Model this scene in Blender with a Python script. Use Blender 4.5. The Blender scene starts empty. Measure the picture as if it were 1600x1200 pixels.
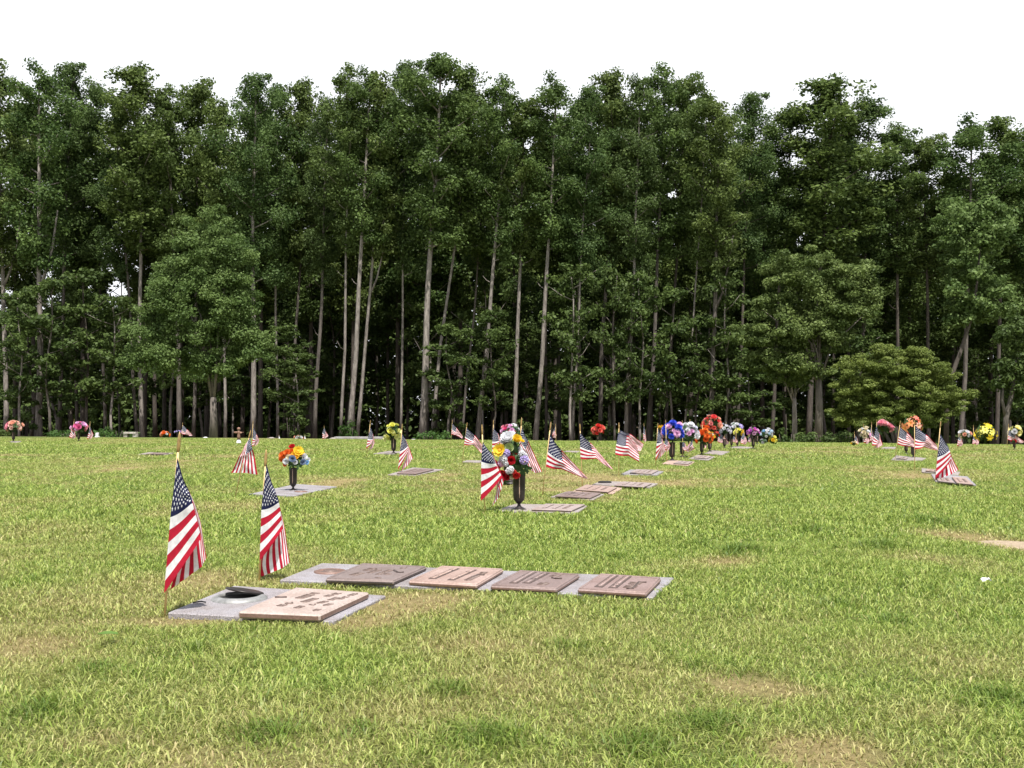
import bpy, bmesh, math, random
import numpy as np
from mathutils import Vector, Matrix, Euler

sc = bpy.context.scene
COL = sc.collection
F = 1600.0; HOR = 655.0; CAMH = 0.707
R = math.radians
rng = np.random.default_rng(11)
random.seed(7)

# ------------------------------------------------------------------ helpers
def tag(o, label=None, cat=None, group=None, kind=None):
    if label: o['label'] = label
    if cat: o['category'] = cat
    if group: o['group'] = group
    if kind: o['kind'] = kind
    return o

def empty(name, loc, rz=0.0):
    o = bpy.data.objects.new(name, None); COL.objects.link(o)
    o.location = loc; o.rotation_euler = (0, 0, rz); o.empty_display_size = 0.1
    return o

def link(name, me, parent=None, loc=None):
    o = bpy.data.objects.new(name, me); COL.objects.link(o)
    if parent: o.parent = parent
    if loc is not None: o.location = loc
    return o

def mesh_np(name, verts, faces, mats, fmat=None, smooth=False, attrs=None):
    """verts (n,3); faces = list of (m,k) int arrays or list of tuples"""
    me = bpy.data.meshes.new(name)
    verts = np.asarray(verts, dtype=np.float32)
    if isinstance(faces, np.ndarray): faces = [faces]
    if len(faces) and not isinstance(faces[0], np.ndarray):
        loops = np.array([i for f in faces for i in f], dtype=np.int32)
        tot = np.array([len(f) for f in faces], dtype=np.int32)
    else:
        loops = np.concatenate([f.ravel() for f in faces]).astype(np.int32)
        tot = np.concatenate([np.full(len(f), f.shape[1]) for f in faces]).astype(np.int32)
    start = np.concatenate([[0], np.cumsum(tot)[:-1]]).astype(np.int32)
    me.vertices.add(len(verts)); me.vertices.foreach_set('co', verts.ravel())
    me.loops.add(len(loops)); me.loops.foreach_set('vertex_index', loops)
    me.polygons.add(len(tot)); me.polygons.foreach_set('loop_start', start); me.polygons.foreach_set('loop_total', tot)
    if fmat is not None: me.polygons.foreach_set('material_index', np.asarray(fmat, dtype=np.int32))
    for m in mats: me.materials.append(m)
    if smooth: me.polygons.foreach_set('use_smooth', np.ones(len(tot), dtype=bool))
    me.update(calc_edges=True)
    for k, v in (attrs or {}).items():
        a = me.attributes.new(k, 'FLOAT', 'POINT'); a.data.foreach_set('value', np.asarray(v, dtype=np.float32))
    return me

class MB:
    def __init__(s): s.v = []; s.f = []; s.m = []
    def add(s, vs, fs, m=0):
        b = len(s.v); s.v += [tuple(v) for v in vs]; s.f += [tuple(i + b for i in f) for f in fs]; s.m += [m] * len(fs)
    def tube(s, pts, rad, n=8, m=0, caps=True):
        b = len(s.v); P = [Vector(p) for p in pts]
        for i, p in enumerate(P):
            d = (P[min(i + 1, len(P) - 1)] - P[max(i - 1, 0)]).normalized()
            a = d.orthogonal().normalized() if abs(d.z) < .2 else Vector((1, 0, 0)).cross(d).normalized()
            c = d.cross(a)
            for k in range(n):
                t = 2 * math.pi * k / n
                s.v.append(tuple(p + (a * math.cos(t) + c * math.sin(t)) * rad[i]))
        for i in range(len(P) - 1):
            for k in range(n):
                k2 = (k + 1) % n
                s.f.append((b + i * n + k, b + i * n + k2, b + (i + 1) * n + k2, b + (i + 1) * n + k)); s.m.append(m)
        if caps:
            s.f.append(tuple(b + k for k in range(n))[::-1]); s.m.append(m)
            s.f.append(tuple(b + (len(P) - 1) * n + k for k in range(n))); s.m.append(m)
    def lathe(s, prof, n=20, m=0, fn=None):
        b = len(s.v)
        for (r, z) in prof:
            for k in range(n):
                t = 2 * math.pi * k / n; rr = r * (fn(t, z) if fn else 1)
                s.v.append((rr * math.cos(t), rr * math.sin(t), z))
        for i in range(len(prof) - 1):
            for k in range(n):
                k2 = (k + 1) % n
                s.f.append((b + i * n + k, b + i * n + k2, b + (i + 1) * n + k2, b + (i + 1) * n + k)); s.m.append(m)
    def mesh(s, name, mats, smooth=False):
        return mesh_np(name, s.v, s.f, mats if isinstance(mats, list) else [mats], s.m, smooth)

# value noise
def _h(ix, iy, seed):
    n = (ix.astype(np.int64) * 374761393 + iy.astype(np.int64) * 668265263 + seed * 1274126177) & 0xffffffff
    n = ((n ^ (n >> 13)) * 1274126177) & 0xffffffff
    return ((n ^ (n >> 16)) & 0xffff) / 65535.0
def vnoise(x, y, seed=0):
    ix = np.floor(x); iy = np.floor(y); fx = x - ix; fy = y - iy
    fx = fx * fx * (3 - 2 * fx); fy = fy * fy * (3 - 2 * fy)
    a = _h(ix, iy, seed); b = _h(ix + 1, iy, seed); c = _h(ix, iy + 1, seed); d = _h(ix + 1, iy + 1, seed)
    return (a * (1 - fx) + b * fx) * (1 - fy) + (c * (1 - fx) + d * fx) * fy
def fbm(x, y, seed=0, o=3):
    r = 0; a = .5; t = 0
    for i in range(o):
        r = r + a * vnoise(x * 2 ** i, y * 2 ** i, seed + i * 17); t += a; a *= .5
    return r / t

# ------------------------------------------------------------------ terrain
TX = [0, 400, 900, 1300, 1600]; TY = [681.5, 684, 688.5, 692, 695.5]
def gz(x, y):
    x = np.asarray(x, dtype=float); y = np.asarray(y, dtype=float)
    px = 800 + F * x / np.maximum(y, 8.0)
    t = (np.interp(px, TX, TY) - HOR) / F
    y0 = .45 / t; k = t * t / 1.028
    u = np.clip(y - y0, 0, None); um = np.maximum(72 - y0, 1)
    uu = np.minimum(u, um)
    z = -k * uu * uu
    e = np.clip(y - 72, 0, 40)
    z = z - 2 * k * um * (e - e * e / 80.0)
    return z
def hit(px, py, dz=0.0):
    a = (px - 800) / F; t = (HOR - py) / F
    y = .8
    while y < 140:
        if CAMH + t * y <= float(gz(a * y, y)) + dz: break
        y += .02 if y < 12 else .05
    return Vector((a * y, y, float(gz(a * y, y)) + dz))
def pos(px, py, Y): return Vector(((px - 800) / F * Y, Y, CAMH + (HOR - py) / F * Y))

# ------------------------------------------------------------------ materials
def newmat(name):
    m = bpy.data.materials.new(name); m.use_nodes = True
    nt = m.node_tree; b = nt.nodes['Principled BSDF']
    return m, nt, b
def N(nt, t, **kw):
    n = nt.nodes.new(t)
    for k, v in kw.items(): setattr(n, k, v)
    return n
def noise(nt, scale, detail=4, coord='Object', rough=.6):
    tc = N(nt, 'ShaderNodeTexCoord'); n = N(nt, 'ShaderNodeTexNoise')
    n.inputs['Scale'].default_value = scale; n.inputs['Detail'].default_value = detail; n.inputs['Roughness'].default_value = rough
    nt.links.new(tc.outputs[coord], n.inputs['Vector']); return n
def ramp(nt, src, stops):
    r = N(nt, 'ShaderNodeValToRGB'); nt.links.new(src, r.inputs['Fac']); e = r.color_ramp.elements
    while len(e) < len(stops): e.new(.5)
    for i, (p, c) in enumerate(stops): e[i].position = p; e[i].color = (*c, 1)
    return r
def bump(nt, b, src, strength=.3, dist=.01):
    bp = N(nt, 'ShaderNodeBump'); bp.inputs['Strength'].default_value = strength; bp.inputs['Distance'].default_value = dist
    nt.links.new(src, bp.inputs['Height']); nt.links.new(bp.outputs[0], b.inputs['Normal'])
def simple(name, c, rough=.6, metal=0, var=.15, scale=30, bmp=0, spec=.5):
    m, nt, b = newmat(name)
    n = noise(nt, scale)
    c = np.array(c); r = ramp(nt, n.outputs['Fac'], [(.3, tuple(c * (1 - var))), (.7, tuple(np.minimum(c * (1 + var), .95)))])
    nt.links.new(r.outputs[0], b.inputs['Base Color'])
    b.inputs['Roughness'].default_value = rough; b.inputs['Metallic'].default_value = metal
    b.inputs['Specular IOR Level'].default_value = spec
    if bmp: bump(nt, b, n.outputs['Fac'], bmp, .004)
    return m
def thin(name, c, trans=.35, rough=.6, spec=.3, attr=None, c2=None, big=None, bigc=None, bigs=.25):
    """thin sheet (leaf, cloth, petal): diffuse plus some light passing through"""
    m, nt, b = newmat(name); out = nt.nodes['Material Output']
    if attr:
        a = N(nt, 'ShaderNodeAttribute', attribute_name=attr)
        r = ramp(nt, a.outputs['Fac'], [(0, c), (1, c2)]); col = r.outputs[0]
    else:
        n = noise(nt, 40, 2); cc = np.array(c)
        r = ramp(nt, n.outputs['Fac'], [(.3, tuple(cc * .82)), (.7, tuple(np.minimum(cc * 1.1, .95)))]); col = r.outputs[0]
    if big:
        oi = N(nt, 'ShaderNodeObjectInfo')
        mx = N(nt, 'ShaderNodeMix', data_type='RGBA'); mx.blend_type = 'MIX'
        mul = N(nt, 'ShaderNodeMath', operation='MULTIPLY'); mul.inputs[1].default_value = bigs
        nt.links.new(oi.outputs['Random'], mul.inputs[0]); nt.links.new(mul.outputs[0], mx.inputs['Factor'])
        nt.links.new(col, mx.inputs['A']); mx.inputs['B'].default_value = (*bigc, 1); col = mx.outputs['Result']
    tr = N(nt, 'ShaderNodeBsdfTranslucent'); ms = N(nt, 'ShaderNodeMixShader'); ms.inputs[0].default_value = trans
    nt.links.new(col, b.inputs['Base Color']); nt.links.new(col, tr.inputs['Color'])
    b.inputs['Roughness'].default_value = rough; b.inputs['Specular IOR Level'].default_value = spec
    nt.links.new(b.outputs[0], ms.inputs[1]); nt.links.new(tr.outputs[0], ms.inputs[2]); nt.links.new(ms.outputs[0], out.inputs['Surface'])
    return m

M = {}
M['red'] = thin('flag_red', (.46, .012, .035), .18, .7, .2)
M['white'] = thin('flag_white', (.80, .78, .80), .18, .7, .2)
M['navy'] = thin('flag_navy', (.011, .014, .060), .2, .7, .2)
M['star'] = thin('flag_star_white', (.85, .85, .88), .2, .7, .2)
M['stick'] = simple('pale_wood', (.62, .44, .20), .6, var=.15, scale=60)
M['gold'] = simple('gold_paint', (.34, .22, .08), .45, .3, var=.3, scale=80)
M['vase'] = simple('bronze_brown', (.024, .018, .016), .42, .25, var=.4, scale=25, spec=.5)
M['vaserib'] = simple('highlit_bronze_rib', (.50, .34, .26), .45, .2)  # pale tone paints the sun highlight along the rib
M['stem'] = thin('stem_green', (.045, .10, .03), .25)

def granite(name, c, pink=0):
    m, nt, b = newmat(name); n1 = noise(nt, 240, 2, rough=.8); n2 = noise(nt, 5, 4)
    c = np.array(c)
    r1 = ramp(nt, n1.outputs['Fac'], [(.38, tuple(c * .45)), (.48, tuple(c * .95)), (.62, tuple(np.minimum(c * 1.45, .9)))])
    r2 = ramp(nt, n2.outputs['Fac'], [(.35, (.72, .66, .6)), (.6, (1, 1, 1))])
    mx = N(nt, 'ShaderNodeMix', data_type='RGBA', blend_type='MULTIPLY'); mx.inputs['Factor'].default_value = 1
    nt.links.new(r1.outputs[0], mx.inputs['A']); nt.links.new(r2.outputs[0], mx.inputs['B'])
    nt.links.new(mx.outputs['Result'], b.inputs['Base Color']); b.inputs['Roughness'].default_value = .55
    bump(nt, b, n1.outputs['Fac'], .35, .002)
    return m
M['granite'] = granite('blue_grey_granite', (.29, .275, .29))
M['granite2'] = granite('warm_grey_granite', (.31, .275, .26))
M['granite3'] = granite('pink_sandy_granite', (.46, .33, .27))
def bronze(name, c):
    m, nt, b = newmat(name); n = noise(nt, 90, 5, rough=.75); n2 = noise(nt, 6, 3)
    c = np.array(c)
    r = ramp(nt, n.outputs['Fac'], [(.35, tuple(c * .7)), (.65, tuple(np.minimum(c * 1.15, .9)))])
    r2 = ramp(nt, n2.outputs['Fac'], [(.3, (.8, .74, .7)), (.65, (1, 1, 1))])
    mx = N(nt, 'ShaderNodeMix', data_type='RGBA', blend_type='MULTIPLY'); mx.inputs['Factor'].default_value = 1
    nt.links.new(r.outputs[0], mx.inputs['A']); nt.links.new(r2.outputs[0], mx.inputs['B'])
    nt.links.new(mx.outputs['Result'], b.inputs['Base Color'])
    b.inputs['Roughness'].default_value = .5; b.inputs['Metallic'].default_value = .12
    bump(nt, b, n.outputs['Fac'], .5, .002)
    return m
M['pl_tan'] = bronze('tan_plaque', (.46, .375, .33))
M['pl_grey'] = bronze('grey_brown_plaque', (.235, .185, .17))
M['pl_peach'] = bronze('peach_plaque', (.42, .305, .26))
M['pl_mauve'] = bronze('mauve_brown_plaque', (.25, .185, .17))
M['pl_rose'] = bronze('rose_brown_plaque', (.30, .215, .195))
M['pl_pale'] = bronze('pale_plaque', (.38, .31, .285))
M['side'] = bronze('brown_plaque_edge', (.22, .135, .105))
M['sidedark'] = bronze('dark_plaque_edge', (.075, .06, .055))
M['panel'] = bronze('dark_name_panel', (.10, .07, .06))
M['letter'] = bronze('letter_bronze', (.17, .12, .10))
M['hole'] = simple('black_recess', (.012, .011, .010), .8)
M['zinc'] = simple('weathered_zinc', (.25, .25, .24), .5, .3, var=.3, scale=40)

# ------------------------------------------------------------------ lawn layout: dry patches and slabs
SLABS = []      # world quads kept free of grass
DRY = []        # (x, y, rx, ry, amount)
def drypatch(px, py, rx, ry, amt):
    c = hit(px, py); c2 = hit(px, max(py - ry, 660)); c3 = hit(px + rx, py)
    DRY.append((c.x, c.y, max(c3.x - c.x, .05), max(abs(c2.y - c.y), .05), amt))
for a in [(1290, 1172, 80, 24, 1.7), (1165, 1062, 45, 14, 1.6), (1255, 1080, 60, 8, .9), (1150, 872, 60, 7, .9), (1480, 835, 60, 10, .8),
          (1420, 868, 80, 12, .45), (1585, 850, 45, 12, 1.2), (620, 945, 60, 14, 1.1), (340, 890, 40, 14, .6), (300, 965, 90, 8, .9),
          (530, 752, 32, 6, .9), (480, 745, 30, 5, .5), (590, 968, 50, 8, .8), (550, 975, 60, 10, .6), (690, 935, 60, 8, .7), (200, 712, 50, 4, .5), (1130, 800, 60, 8, .25), (170, 1150, 50, 14, .5),
          (300, 1170, 60, 20, .4), (1440, 1110, 80, 20, .35), (60, 1000, 60, 14, .4), (700, 1010, 120, 20, .3), (1010, 1040, 70, 14, .35),
          (940, 745, 50, 5, .6), (870, 765, 30, 5, .5), (1420, 742, 40, 5, .7), (1040, 752, 30, 4, .5), (700, 742, 25, 4, .5)]:
    drypatch(*a)
def dryness(x, y):
    d = (fbm(x * .55, y * .35, 3) - .47) * 1.5 + (fbm(x * 2.3, y * 2.0, 9) - .5) * 1.25 + .03
    d = d + np.clip((y - 5) / 10, 0, 1) * .10
    for (cx, cy, rx, ry, a) in DRY:
        q = ((x - cx) / rx) ** 2 + ((y - cy) / ry) ** 2
        d = d + a * np.exp(-q * .9)
    return np.clip(d, 0, 1)

# ------------------------------------------------------------------ ground sheet
def axis(d0, dmax, ext, lo=0.0, g=1.07):
    v = [lo]; d = d0
    while v[-1] < ext:
        if v[-1] > dmax: d *= g
        v.append(v[-1] + d)
    return v
xs = axis(.12, 7, 320); xs = np.array([-a for a in xs[:0:-1]] + xs)
yn = axis(.6, 3, 40, g=1.3); yf = axis(.12, 12, 420, g=1.035)
ys = np.array([-a for a in yn[:0:-1]] + yf)
GX, GY = np.meshgrid(xs, ys)
GZ = gz(GX, GY) + (fbm(GX * 1.3, GY * 1.3, 5) - .5) * .025 * np.clip((14 - GY) / 8, 0, 1)
nx, ny = len(xs), len(ys)
V = np.stack([GX.ravel(), GY.ravel(), GZ.ravel() - .012], 1)
I = np.arange(nx * ny).reshape(ny, nx)
Fq = np.stack([I[:-1, :-1].ravel(), I[:-1, 1:].ravel(), I[1:, 1:].ravel(), I[1:, :-1].ravel()], 1)
m, nt, b = newmat('lawn_soil')
at = N(nt, 'ShaderNodeAttribute', attribute_name='dry')
n1 = noise(nt, 55, 5, rough=.75); n2 = noise(nt, 3.0, 5)
r1 = ramp(nt, n1.outputs['Fac'], [(.3, (.05, .075, .016)), (.5, (.09, .13, .028)), (.7, (.16, .20, .05))])
r2 = ramp(nt, n1.outputs['Fac'], [(.3, (.15, .12, .05)), (.7, (.38, .30, .14))])
mx = N(nt, 'ShaderNodeMix', data_type='RGBA'); nt.links.new(at.outputs['Fac'], mx.inputs['Factor'])
nt.links.new(r1.outputs[0], mx.inputs['A']); nt.links.new(r2.outputs[0], mx.inputs['B'])
at2 = N(nt, 'ShaderNodeAttribute', attribute_name='litter')
r3 = ramp(nt, n2.outputs['Fac'], [(.3, (.03, .022, .014)), (.7, (.09, .06, .035))])
mx2 = N(nt, 'ShaderNodeMix', data_type='RGBA'); nt.links.new(at2.outputs['Fac'], mx2.inputs['Factor'])
nt.links.new(mx.outputs['Result'], mx2.inputs['A']); nt.links.new(r3.outputs[0], mx2.inputs['B'])
nt.links.new(mx2.outputs['Result'], b.inputs['Base Color']); b.inputs['Roughness'].default_value = .95
b.inputs['Specular IOR Level'].default_value = .1
bump(nt, b, n1.outputs['Fac'], .8, .03)
lit = np.clip((GY.ravel() - 60) / 6, 0, 1)
me = mesh_np('ground', V, Fq, [m], smooth=True, attrs={'dry': dryness(GX.ravel(), GY.ravel()), 'litter': lit})
tag(link('ground', me), kind='structure')

# ------------------------------------------------------------------ grave markers
def prism(pts, z0, z1, mats, bev=.004, sidemat=0, name='slab'):
    bm = bmesh.new()
    lo = [bm.verts.new((p.x, p.y, z0)) for p in pts]; hi = [bm.verts.new((p.x, p.y, z1)) for p in pts]
    n = len(pts); top = bm.faces.new(hi); bm.faces.new(lo[::-1])
    for i in range(n):
        f = bm.faces.new((lo[i], lo[(i + 1) % n], hi[(i + 1) % n], hi[i])); f.material_index = sidemat
    bmesh.ops.recalc_face_normals(bm, faces=bm.faces)
    if bev:
        bmesh.ops.bevel(bm, geom=[e for e in bm.edges], offset=bev, segments=1, affect='EDGES')
    me = bpy.data.meshes.new(name); bm.to_mesh(me); bm.free()
    for m in mats: me.materials.append(m)
    return me
def quad(c, dz):
    """four picture corners -> parallelogram on the ground (near-left, near-right, far-right, far-left)"""
    p = [hit(x, y, dz) for x, y in c]
    return p
def shrink(p, k):
    c = sum(p, Vector()) / len(p); return [c + (q - c) * k for q in p]
_gr = random.Random(3)
def glyph_row(mb, a, b, w, z, hgt=.0025, m=0):
    """a row of small raised strokes running from a to b, w high"""
    d = (b - a); L = d.length
    if L < 1e-4: return
    d.normalize(); n = Vector((-d.y, d.x, 0)); cw = w * .62; t = 0
    def bar(o, e1, e2):
        p = [o, o + e1, o + e1 + e2, o + e2]
        vs = [(q.x, q.y, z) for q in p] + [(q.x, q.y, z + hgt) for q in p]
        mb.add(vs, [(4, 5, 6, 7), (0, 1, 5, 4), (1, 2, 6, 5), (2, 3, 7, 6), (3, 0, 4, 7)], m)
    while t + cw * .75 <= L:
        o = a + d * t - n * w / 2; s = w * .17
        k = _gr.randrange(6)
        if k < 5: bar(o, d * s, n * w)
        if k in (0, 2, 4): bar(o + d * (cw * .55), d * s, n * w)
        if k in (0, 1, 3): bar(o + n * (w * .83) + d * (s * 1.02), d * (cw * .5 - s * .1), n * s)
        if k in (1, 2, 5): bar(o + n * (w * .42) + d * (s * 1.02), d * (cw * .5 - s * .1), n * s)
        if k in (3, 4, 1): bar(o + d * (s * 1.02), d * (cw * .5 - s * .1), n * s)
        if _gr.random() < .12: t += cw * .8
        t += cw
def marker(label, corners, plaques=(), mat='granite', z1=.005, ring=None, cat='grave marker', group='flat grave markers set in the lawn', clear=.972):
    p = quad(corners, 0)
    c = sum(p, Vector()) / len(p)
    zb = min(q.z for q in p) ; zt = max(q.z for q in p) * .5 + sum(q.z for q in p) / 8 if False else sum(q.z for q in p) / 4
    root = empty('grave_marker', (c.x, c.y, zt)); tag(root, label, cat, group)
    inv = lambda v: Vector((v.x - c.x, v.y - c.y, v.z - zt))
    g = link('granite_base', prism([inv(q) for q in p], -.05, z1, [M[mat]], .004), root)
    SLABS.append([(q.x, q.y) for q in shrink(p, clear)])
    for pl in plaques:
        th = pl.get('t', .028)
        cz = z1 + th
        # the listed corners are those of the plaque's top face
        q = [hit(x, y, cz + zt - 0) if False else hit(x, y, cz) for x, y in pl['c']]
        qi = [inv(v) for v in q]
        po = link('bronze_plaque', prism(qi, z1 + .001, cz, [M[pl['m']], M[pl.get('s', 'side')]], min(.006, th * .3), 1), root)
        if pl.get('label'): po['label'] = pl['label']
        if pl.get('rim'):
            mb = MB(); o = qi; i = shrink(qi, .93)
            vs = [(v.x, v.y, cz + .0005) for v in shrink(o, .975)] + [(v.x, v.y, cz + .004) for v in shrink(o, .965)] + [(v.x, v.y, cz + .004) for v in shrink(i, .99)] + [(v.x, v.y, cz + .0005) for v in shrink(i, .975)]
            fs = [(4 * r + k, 4 * r + (k + 1) % 4, 4 * r + 4 + (k + 1) % 4, 4 * r + 4 + k) for r in range(3) for k in range(4)]
            mb.add(vs, fs); link('raised_rim', mb.mesh('raised_rim', M[pl['m']]), po)
        if pl.get('panels'):
            for (x0, y0, x1, y1, w) in pl['panels']:
                a = inv(hit(x0, y0, cz)); b_ = inv(hit(x1, y1, cz)); d = (b_ - a).normalized(); n = Vector((-d.y, d.x, 0)) * w / 2
                pm = prism([a - n, b_ - n, b_ + n, a + n], cz - .001, cz + .0025, [M['panel']], .0008)
                link('name_panel', pm, po)
                mb = MB(); glyph_row(mb, a + d * w * .3, b_ - d * w * .3, w * .55, cz + .0022, .003)
                link('lettering', mb.mesh('lettering', M[pl['m']]), po)
        if pl.get('rows'):
            for (x0, y0, x1, y1, w) in pl['rows']:
                mb = MB(); glyph_row(mb, inv(hit(x0, y0, cz)), inv(hit(x1, y1, cz)), w, cz - .0005, .003)
                link('lettering', mb.mesh('lettering', M[pl.get('lm', 'letter')]), po)
        if pl.get('emblem'):
            mb = MB()
            pts = [inv(hit(x, y, cz)) for x, y in pl['emblem']]
            mb.tube([(v.x, v.y, cz + .001) for v in pts], [.005] * len(pts), 6)
            link('emblem', mb.mesh('emblem', M['panel']), po)
    if ring:
        ring(root, inv, z1)
    return root

def ring_open(root, inv, z1):
    # round vase socket with its turned-down cup tipped up in it
    ctr = inv(hit(374, 936, z1)); r = .082
    o = empty('vase_socket', ctr); o.parent = root
    mb = MB(); mb.lathe([(r + .026, .0), (r + .024, .006), (r + .004, .016), (r - .003, .015), (r - .006, .004), (r - .008, -.045)], 40)
    link('socket_ring', mb.mesh('socket_ring', M['zinc'], True), o)
    mb = MB(); mb.lathe([(r - .004, .006), (.0001, .006)], 30)  # flat black disc, the shade inside the well put into its colour
    link('socket_well', mb.mesh('socket_well', M['hole']), o)
    mb = MB(); mb.lathe([(.0001, .0), (.06, .002), (.074, -.001), (.076, -.005), (.07, -.007), (.0001, -.006)], 28)
    d = link('turned_vase_foot', mb.mesh('turned_vase_foot', M['vase'], True), o); d.location = (.012, .035, .030); d.rotation_euler = (R(-7), R(9), 0)
    mb = MB(); mb.tube([(-.03, 0, 0), (0, .004, .004), (.02, -.004, .002)], [.003] * 3, 5)
    link('chain_end', mb.mesh('chain_end', M['hole']), o, (-.12, -.10, .004))
def ring_flat(px, py, r):
    def f(root, inv, z1):
        ctr = inv(hit(px, py, z1)); o = empty('vase_socket', ctr); o.parent = root
        mb = MB(); mb.lathe([(r + .012, -.002), (r + .012, .006), (r, .009), (r - .008, .004), (r - .012, -.002)], 32)
        link('socket_ring', mb.mesh('socket_ring', M['side'], True), o)
        mb = MB(); mb.lathe([(r - .01, .0015), (r * .55, .003), (r * .5, .010), (.0001, .012)], 28)
        link('socket_lid', mb.mesh('socket_lid', M['letter'], True), o)
        return o
    return f
def C(x, y, ox, oy, s): return (ox + x / s, oy + y / s)
def seg(l, ox, oy, s, w): return [(*C(a, b, ox, oy, s), *C(c, d, ox, oy, s), w) for a, b, c, d in l]
s4 = 1600 / 360
rows1 = (seg([(965, 140, 1085, 100)], 250, 905, s4, .036) + seg([(830, 190, 925, 162), (995, 166, 1108, 134), (1155, 124, 1248, 100)], 250, 905, s4, .028)
         + seg([(945, 208, 990, 193), (1050, 188, 1160, 156), (1180, 148, 1238, 130), (1318, 118, 1378, 100)], 250, 905, s4, .024)
         + seg([(1062, 228, 1108, 210), (1130, 190, 1208, 170), (1245, 142, 1300, 126)], 250, 905, s4, .022))
mk1 = marker('nearest granite base with a tan text plaque and an open vase socket',
       [(262, 960), (520, 973), (603, 933), (365, 918)],
       [dict(c=[(372, 956), (500, 962), (577, 926), (462, 918)], m='pl_tan', t=.026, rows=rows1, emblem=[(430, 934), (437, 935), (448, 935)])], ring=ring_open)
# pink fabric-like stain beside the socket
s5 = 1600 / 270; s6 = 1600 / 310
marker('long granite base carrying a row of four bronze plaques behind the nearest plaque',
       [(437, 908), (1020, 935), (1053, 905), (503, 882)],
       [dict(c=[(508, 904.5), (615, 909), (667, 886), (566, 881.5)], m='pl_grey', s='sidedark', rim=1, t=.019, label='grey-brown plaque with short text blocks beside the flat vase socket',
             rows=seg([(720, 176, 815, 152), (845, 128, 950, 100)], 430, 870, s5, .04) + seg([(870, 158, 970, 126), (940, 204, 985, 192), (950, 168, 1080, 122)], 430, 870, s5, .028) + seg([(1025, 170, 1070, 156), (1175, 110, 1225, 96)], 430, 870, s5, .026),
             emblem=[C(1100, 130, 430, 870, s5), C(1130, 150, 430, 870, s5), C(1190, 150, 430, 870, s5)]),
        dict(c=[(638, 909), (745, 914), (787, 890), (690, 885)], m='pl_peach', t=.019, rim=1, label='peach coloured plaque with two long text panels',
             panels=[(675, 905, 713, 889.5, .034), (704, 907, 741, 891, .03)], rows=[(728, 909, 745, 901, .03), (752, 898, 758, 894.5, .03)], emblem=[(738, 903), (746, 899.5), (757, 899.5)]),
        dict(c=[(766, 915.5), (870, 921.5), (906, 898), (812, 892.5)], m='pl_mauve', t=.019, rim=1, label='mauve-brown plaque with two long and two short text panels',
             panels=seg([(268, 166, 440, 70), (372, 168, 540, 78)], 750, 880, s6, .036), rows=seg([(495, 180, 560, 148), (595, 110, 655, 84)], 750, 880, s6, .042),
             emblem=[C(580, 122, 750, 880, s6), C(610, 127, 750, 880, s6), C(662, 128, 750, 880, s6)]),
        dict(c=[(902, 921), (1010, 927.5), (1033, 903.5), (938, 897.5)], m='pl_rose', t=.019, rim=1, label='rose-brown plaque at the right end with a hooked emblem',
             panels=seg([(955, 198, 1090, 100), (1068, 206, 1198, 106)], 750, 880, s6, .036), rows=seg([(1200, 205, 1262, 160)], 750, 880, s6, .05),
             emblem=[C(1180, 212, 750, 880, s6), C(1230, 212, 750, 880, s6), C(1280, 160, 750, 880, s6), C(1342, 160, 750, 880, s6)])],
       ring=ring_flat(516, 894, .062))
def small_plaque(c, m='pl_pale', t=.017, n=3, s='sidedark', w=.03, strips=None):
    """plaque c (near-left, near-right, far-right, far-left) with text rows running from near to far"""
    rows = []
    nl, nr, fr, fl = [Vector((*q, 0)) for q in c]
    for i in range(n):
        a = (i + 1) / (n + 1); p0 = nl.lerp(nr, a); p1 = fl.lerp(fr, a)
        rows.append((*p0.lerp(p1, .18)[:2], *p0.lerp(p1, .8)[:2], w))
    return dict(c=c, m=m, s=s, t=t, panels=rows[:max(1, n - 1)], rows=rows[max(1, n - 1):])
marker('granite base under the large mixed bouquet, with a pale plaque on its right end',
       [(772, 799), (900, 803), (918, 791), (805, 788)], [small_plaque([(830, 795.5), (893, 797), (914, 788), (852, 787)], 'pl_pale')], 'granite2')
marker('plain grey granite base under the orange and yellow bouquet', [(388, 773), (462, 775), (526, 761), (462, 757)], [], 'granite',
       ring=ring_flat(470, 768.5, .05))
marker('brown patterned grave plaque at the foot of the single flag right of the yellow flowers', [(606, 742), (650, 743), (693, 734), (645, 731)],
       [small_plaque([(620, 739), (650, 740), (678, 733), (648, 731.5)], 'pl_mauve', .02)], 'granite2')
marker('thin grey slab below the vase of yellow flowers', [(583, 709), (612, 710), (636, 706), (607, 705)], [], 'granite2')
marker('dark slab lying alone in the lawn far left of the nearest flag', [(216, 710), (258, 711), (272, 708), (232, 707)], [small_plaque([(228, 709), (254, 709.5), (264, 707.5), (240, 707)], 'pl_mauve', .015, 2)], 'granite2')
marker('nearest of the small slabs stepping away below the large diagonal flag', [(860, 777), (925, 782), (944, 773), (884, 769)], [small_plaque([(867, 774.5), (922, 777.5), (939, 770), (888, 767.5)], 'pl_mauve', n=3)], 'granite2')
marker('sandy-pink plaque second in the stepping row right of the large flag', [(895, 768), (958, 772), (972, 763), (915, 758)], [small_plaque([(899, 764.5), (950, 768), (964, 761), (916, 757)], 'pl_peach')], 'granite3')
def lid_dark(root, inv, z1):
    o = empty('vase_socket', inv(hit(945, 754.5, z1))); o.parent = root
    mb = MB(); mb.lathe([(.075, 0), (.075, .012), (.06, .02), (.0001, .022)], 24); link('socket_lid', mb.mesh('socket_lid', M['hole'], True), o)
marker('wide slab with a black socket lid and a pale plaque side by side', [(925, 757.5), (1015, 762), (1028, 756), (940, 752)],
       [small_plaque([(960, 758), (1006, 760.5), (1019, 754.5), (973, 752)], 'pl_pale')], 'granite2', ring=lid_dark)
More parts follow.
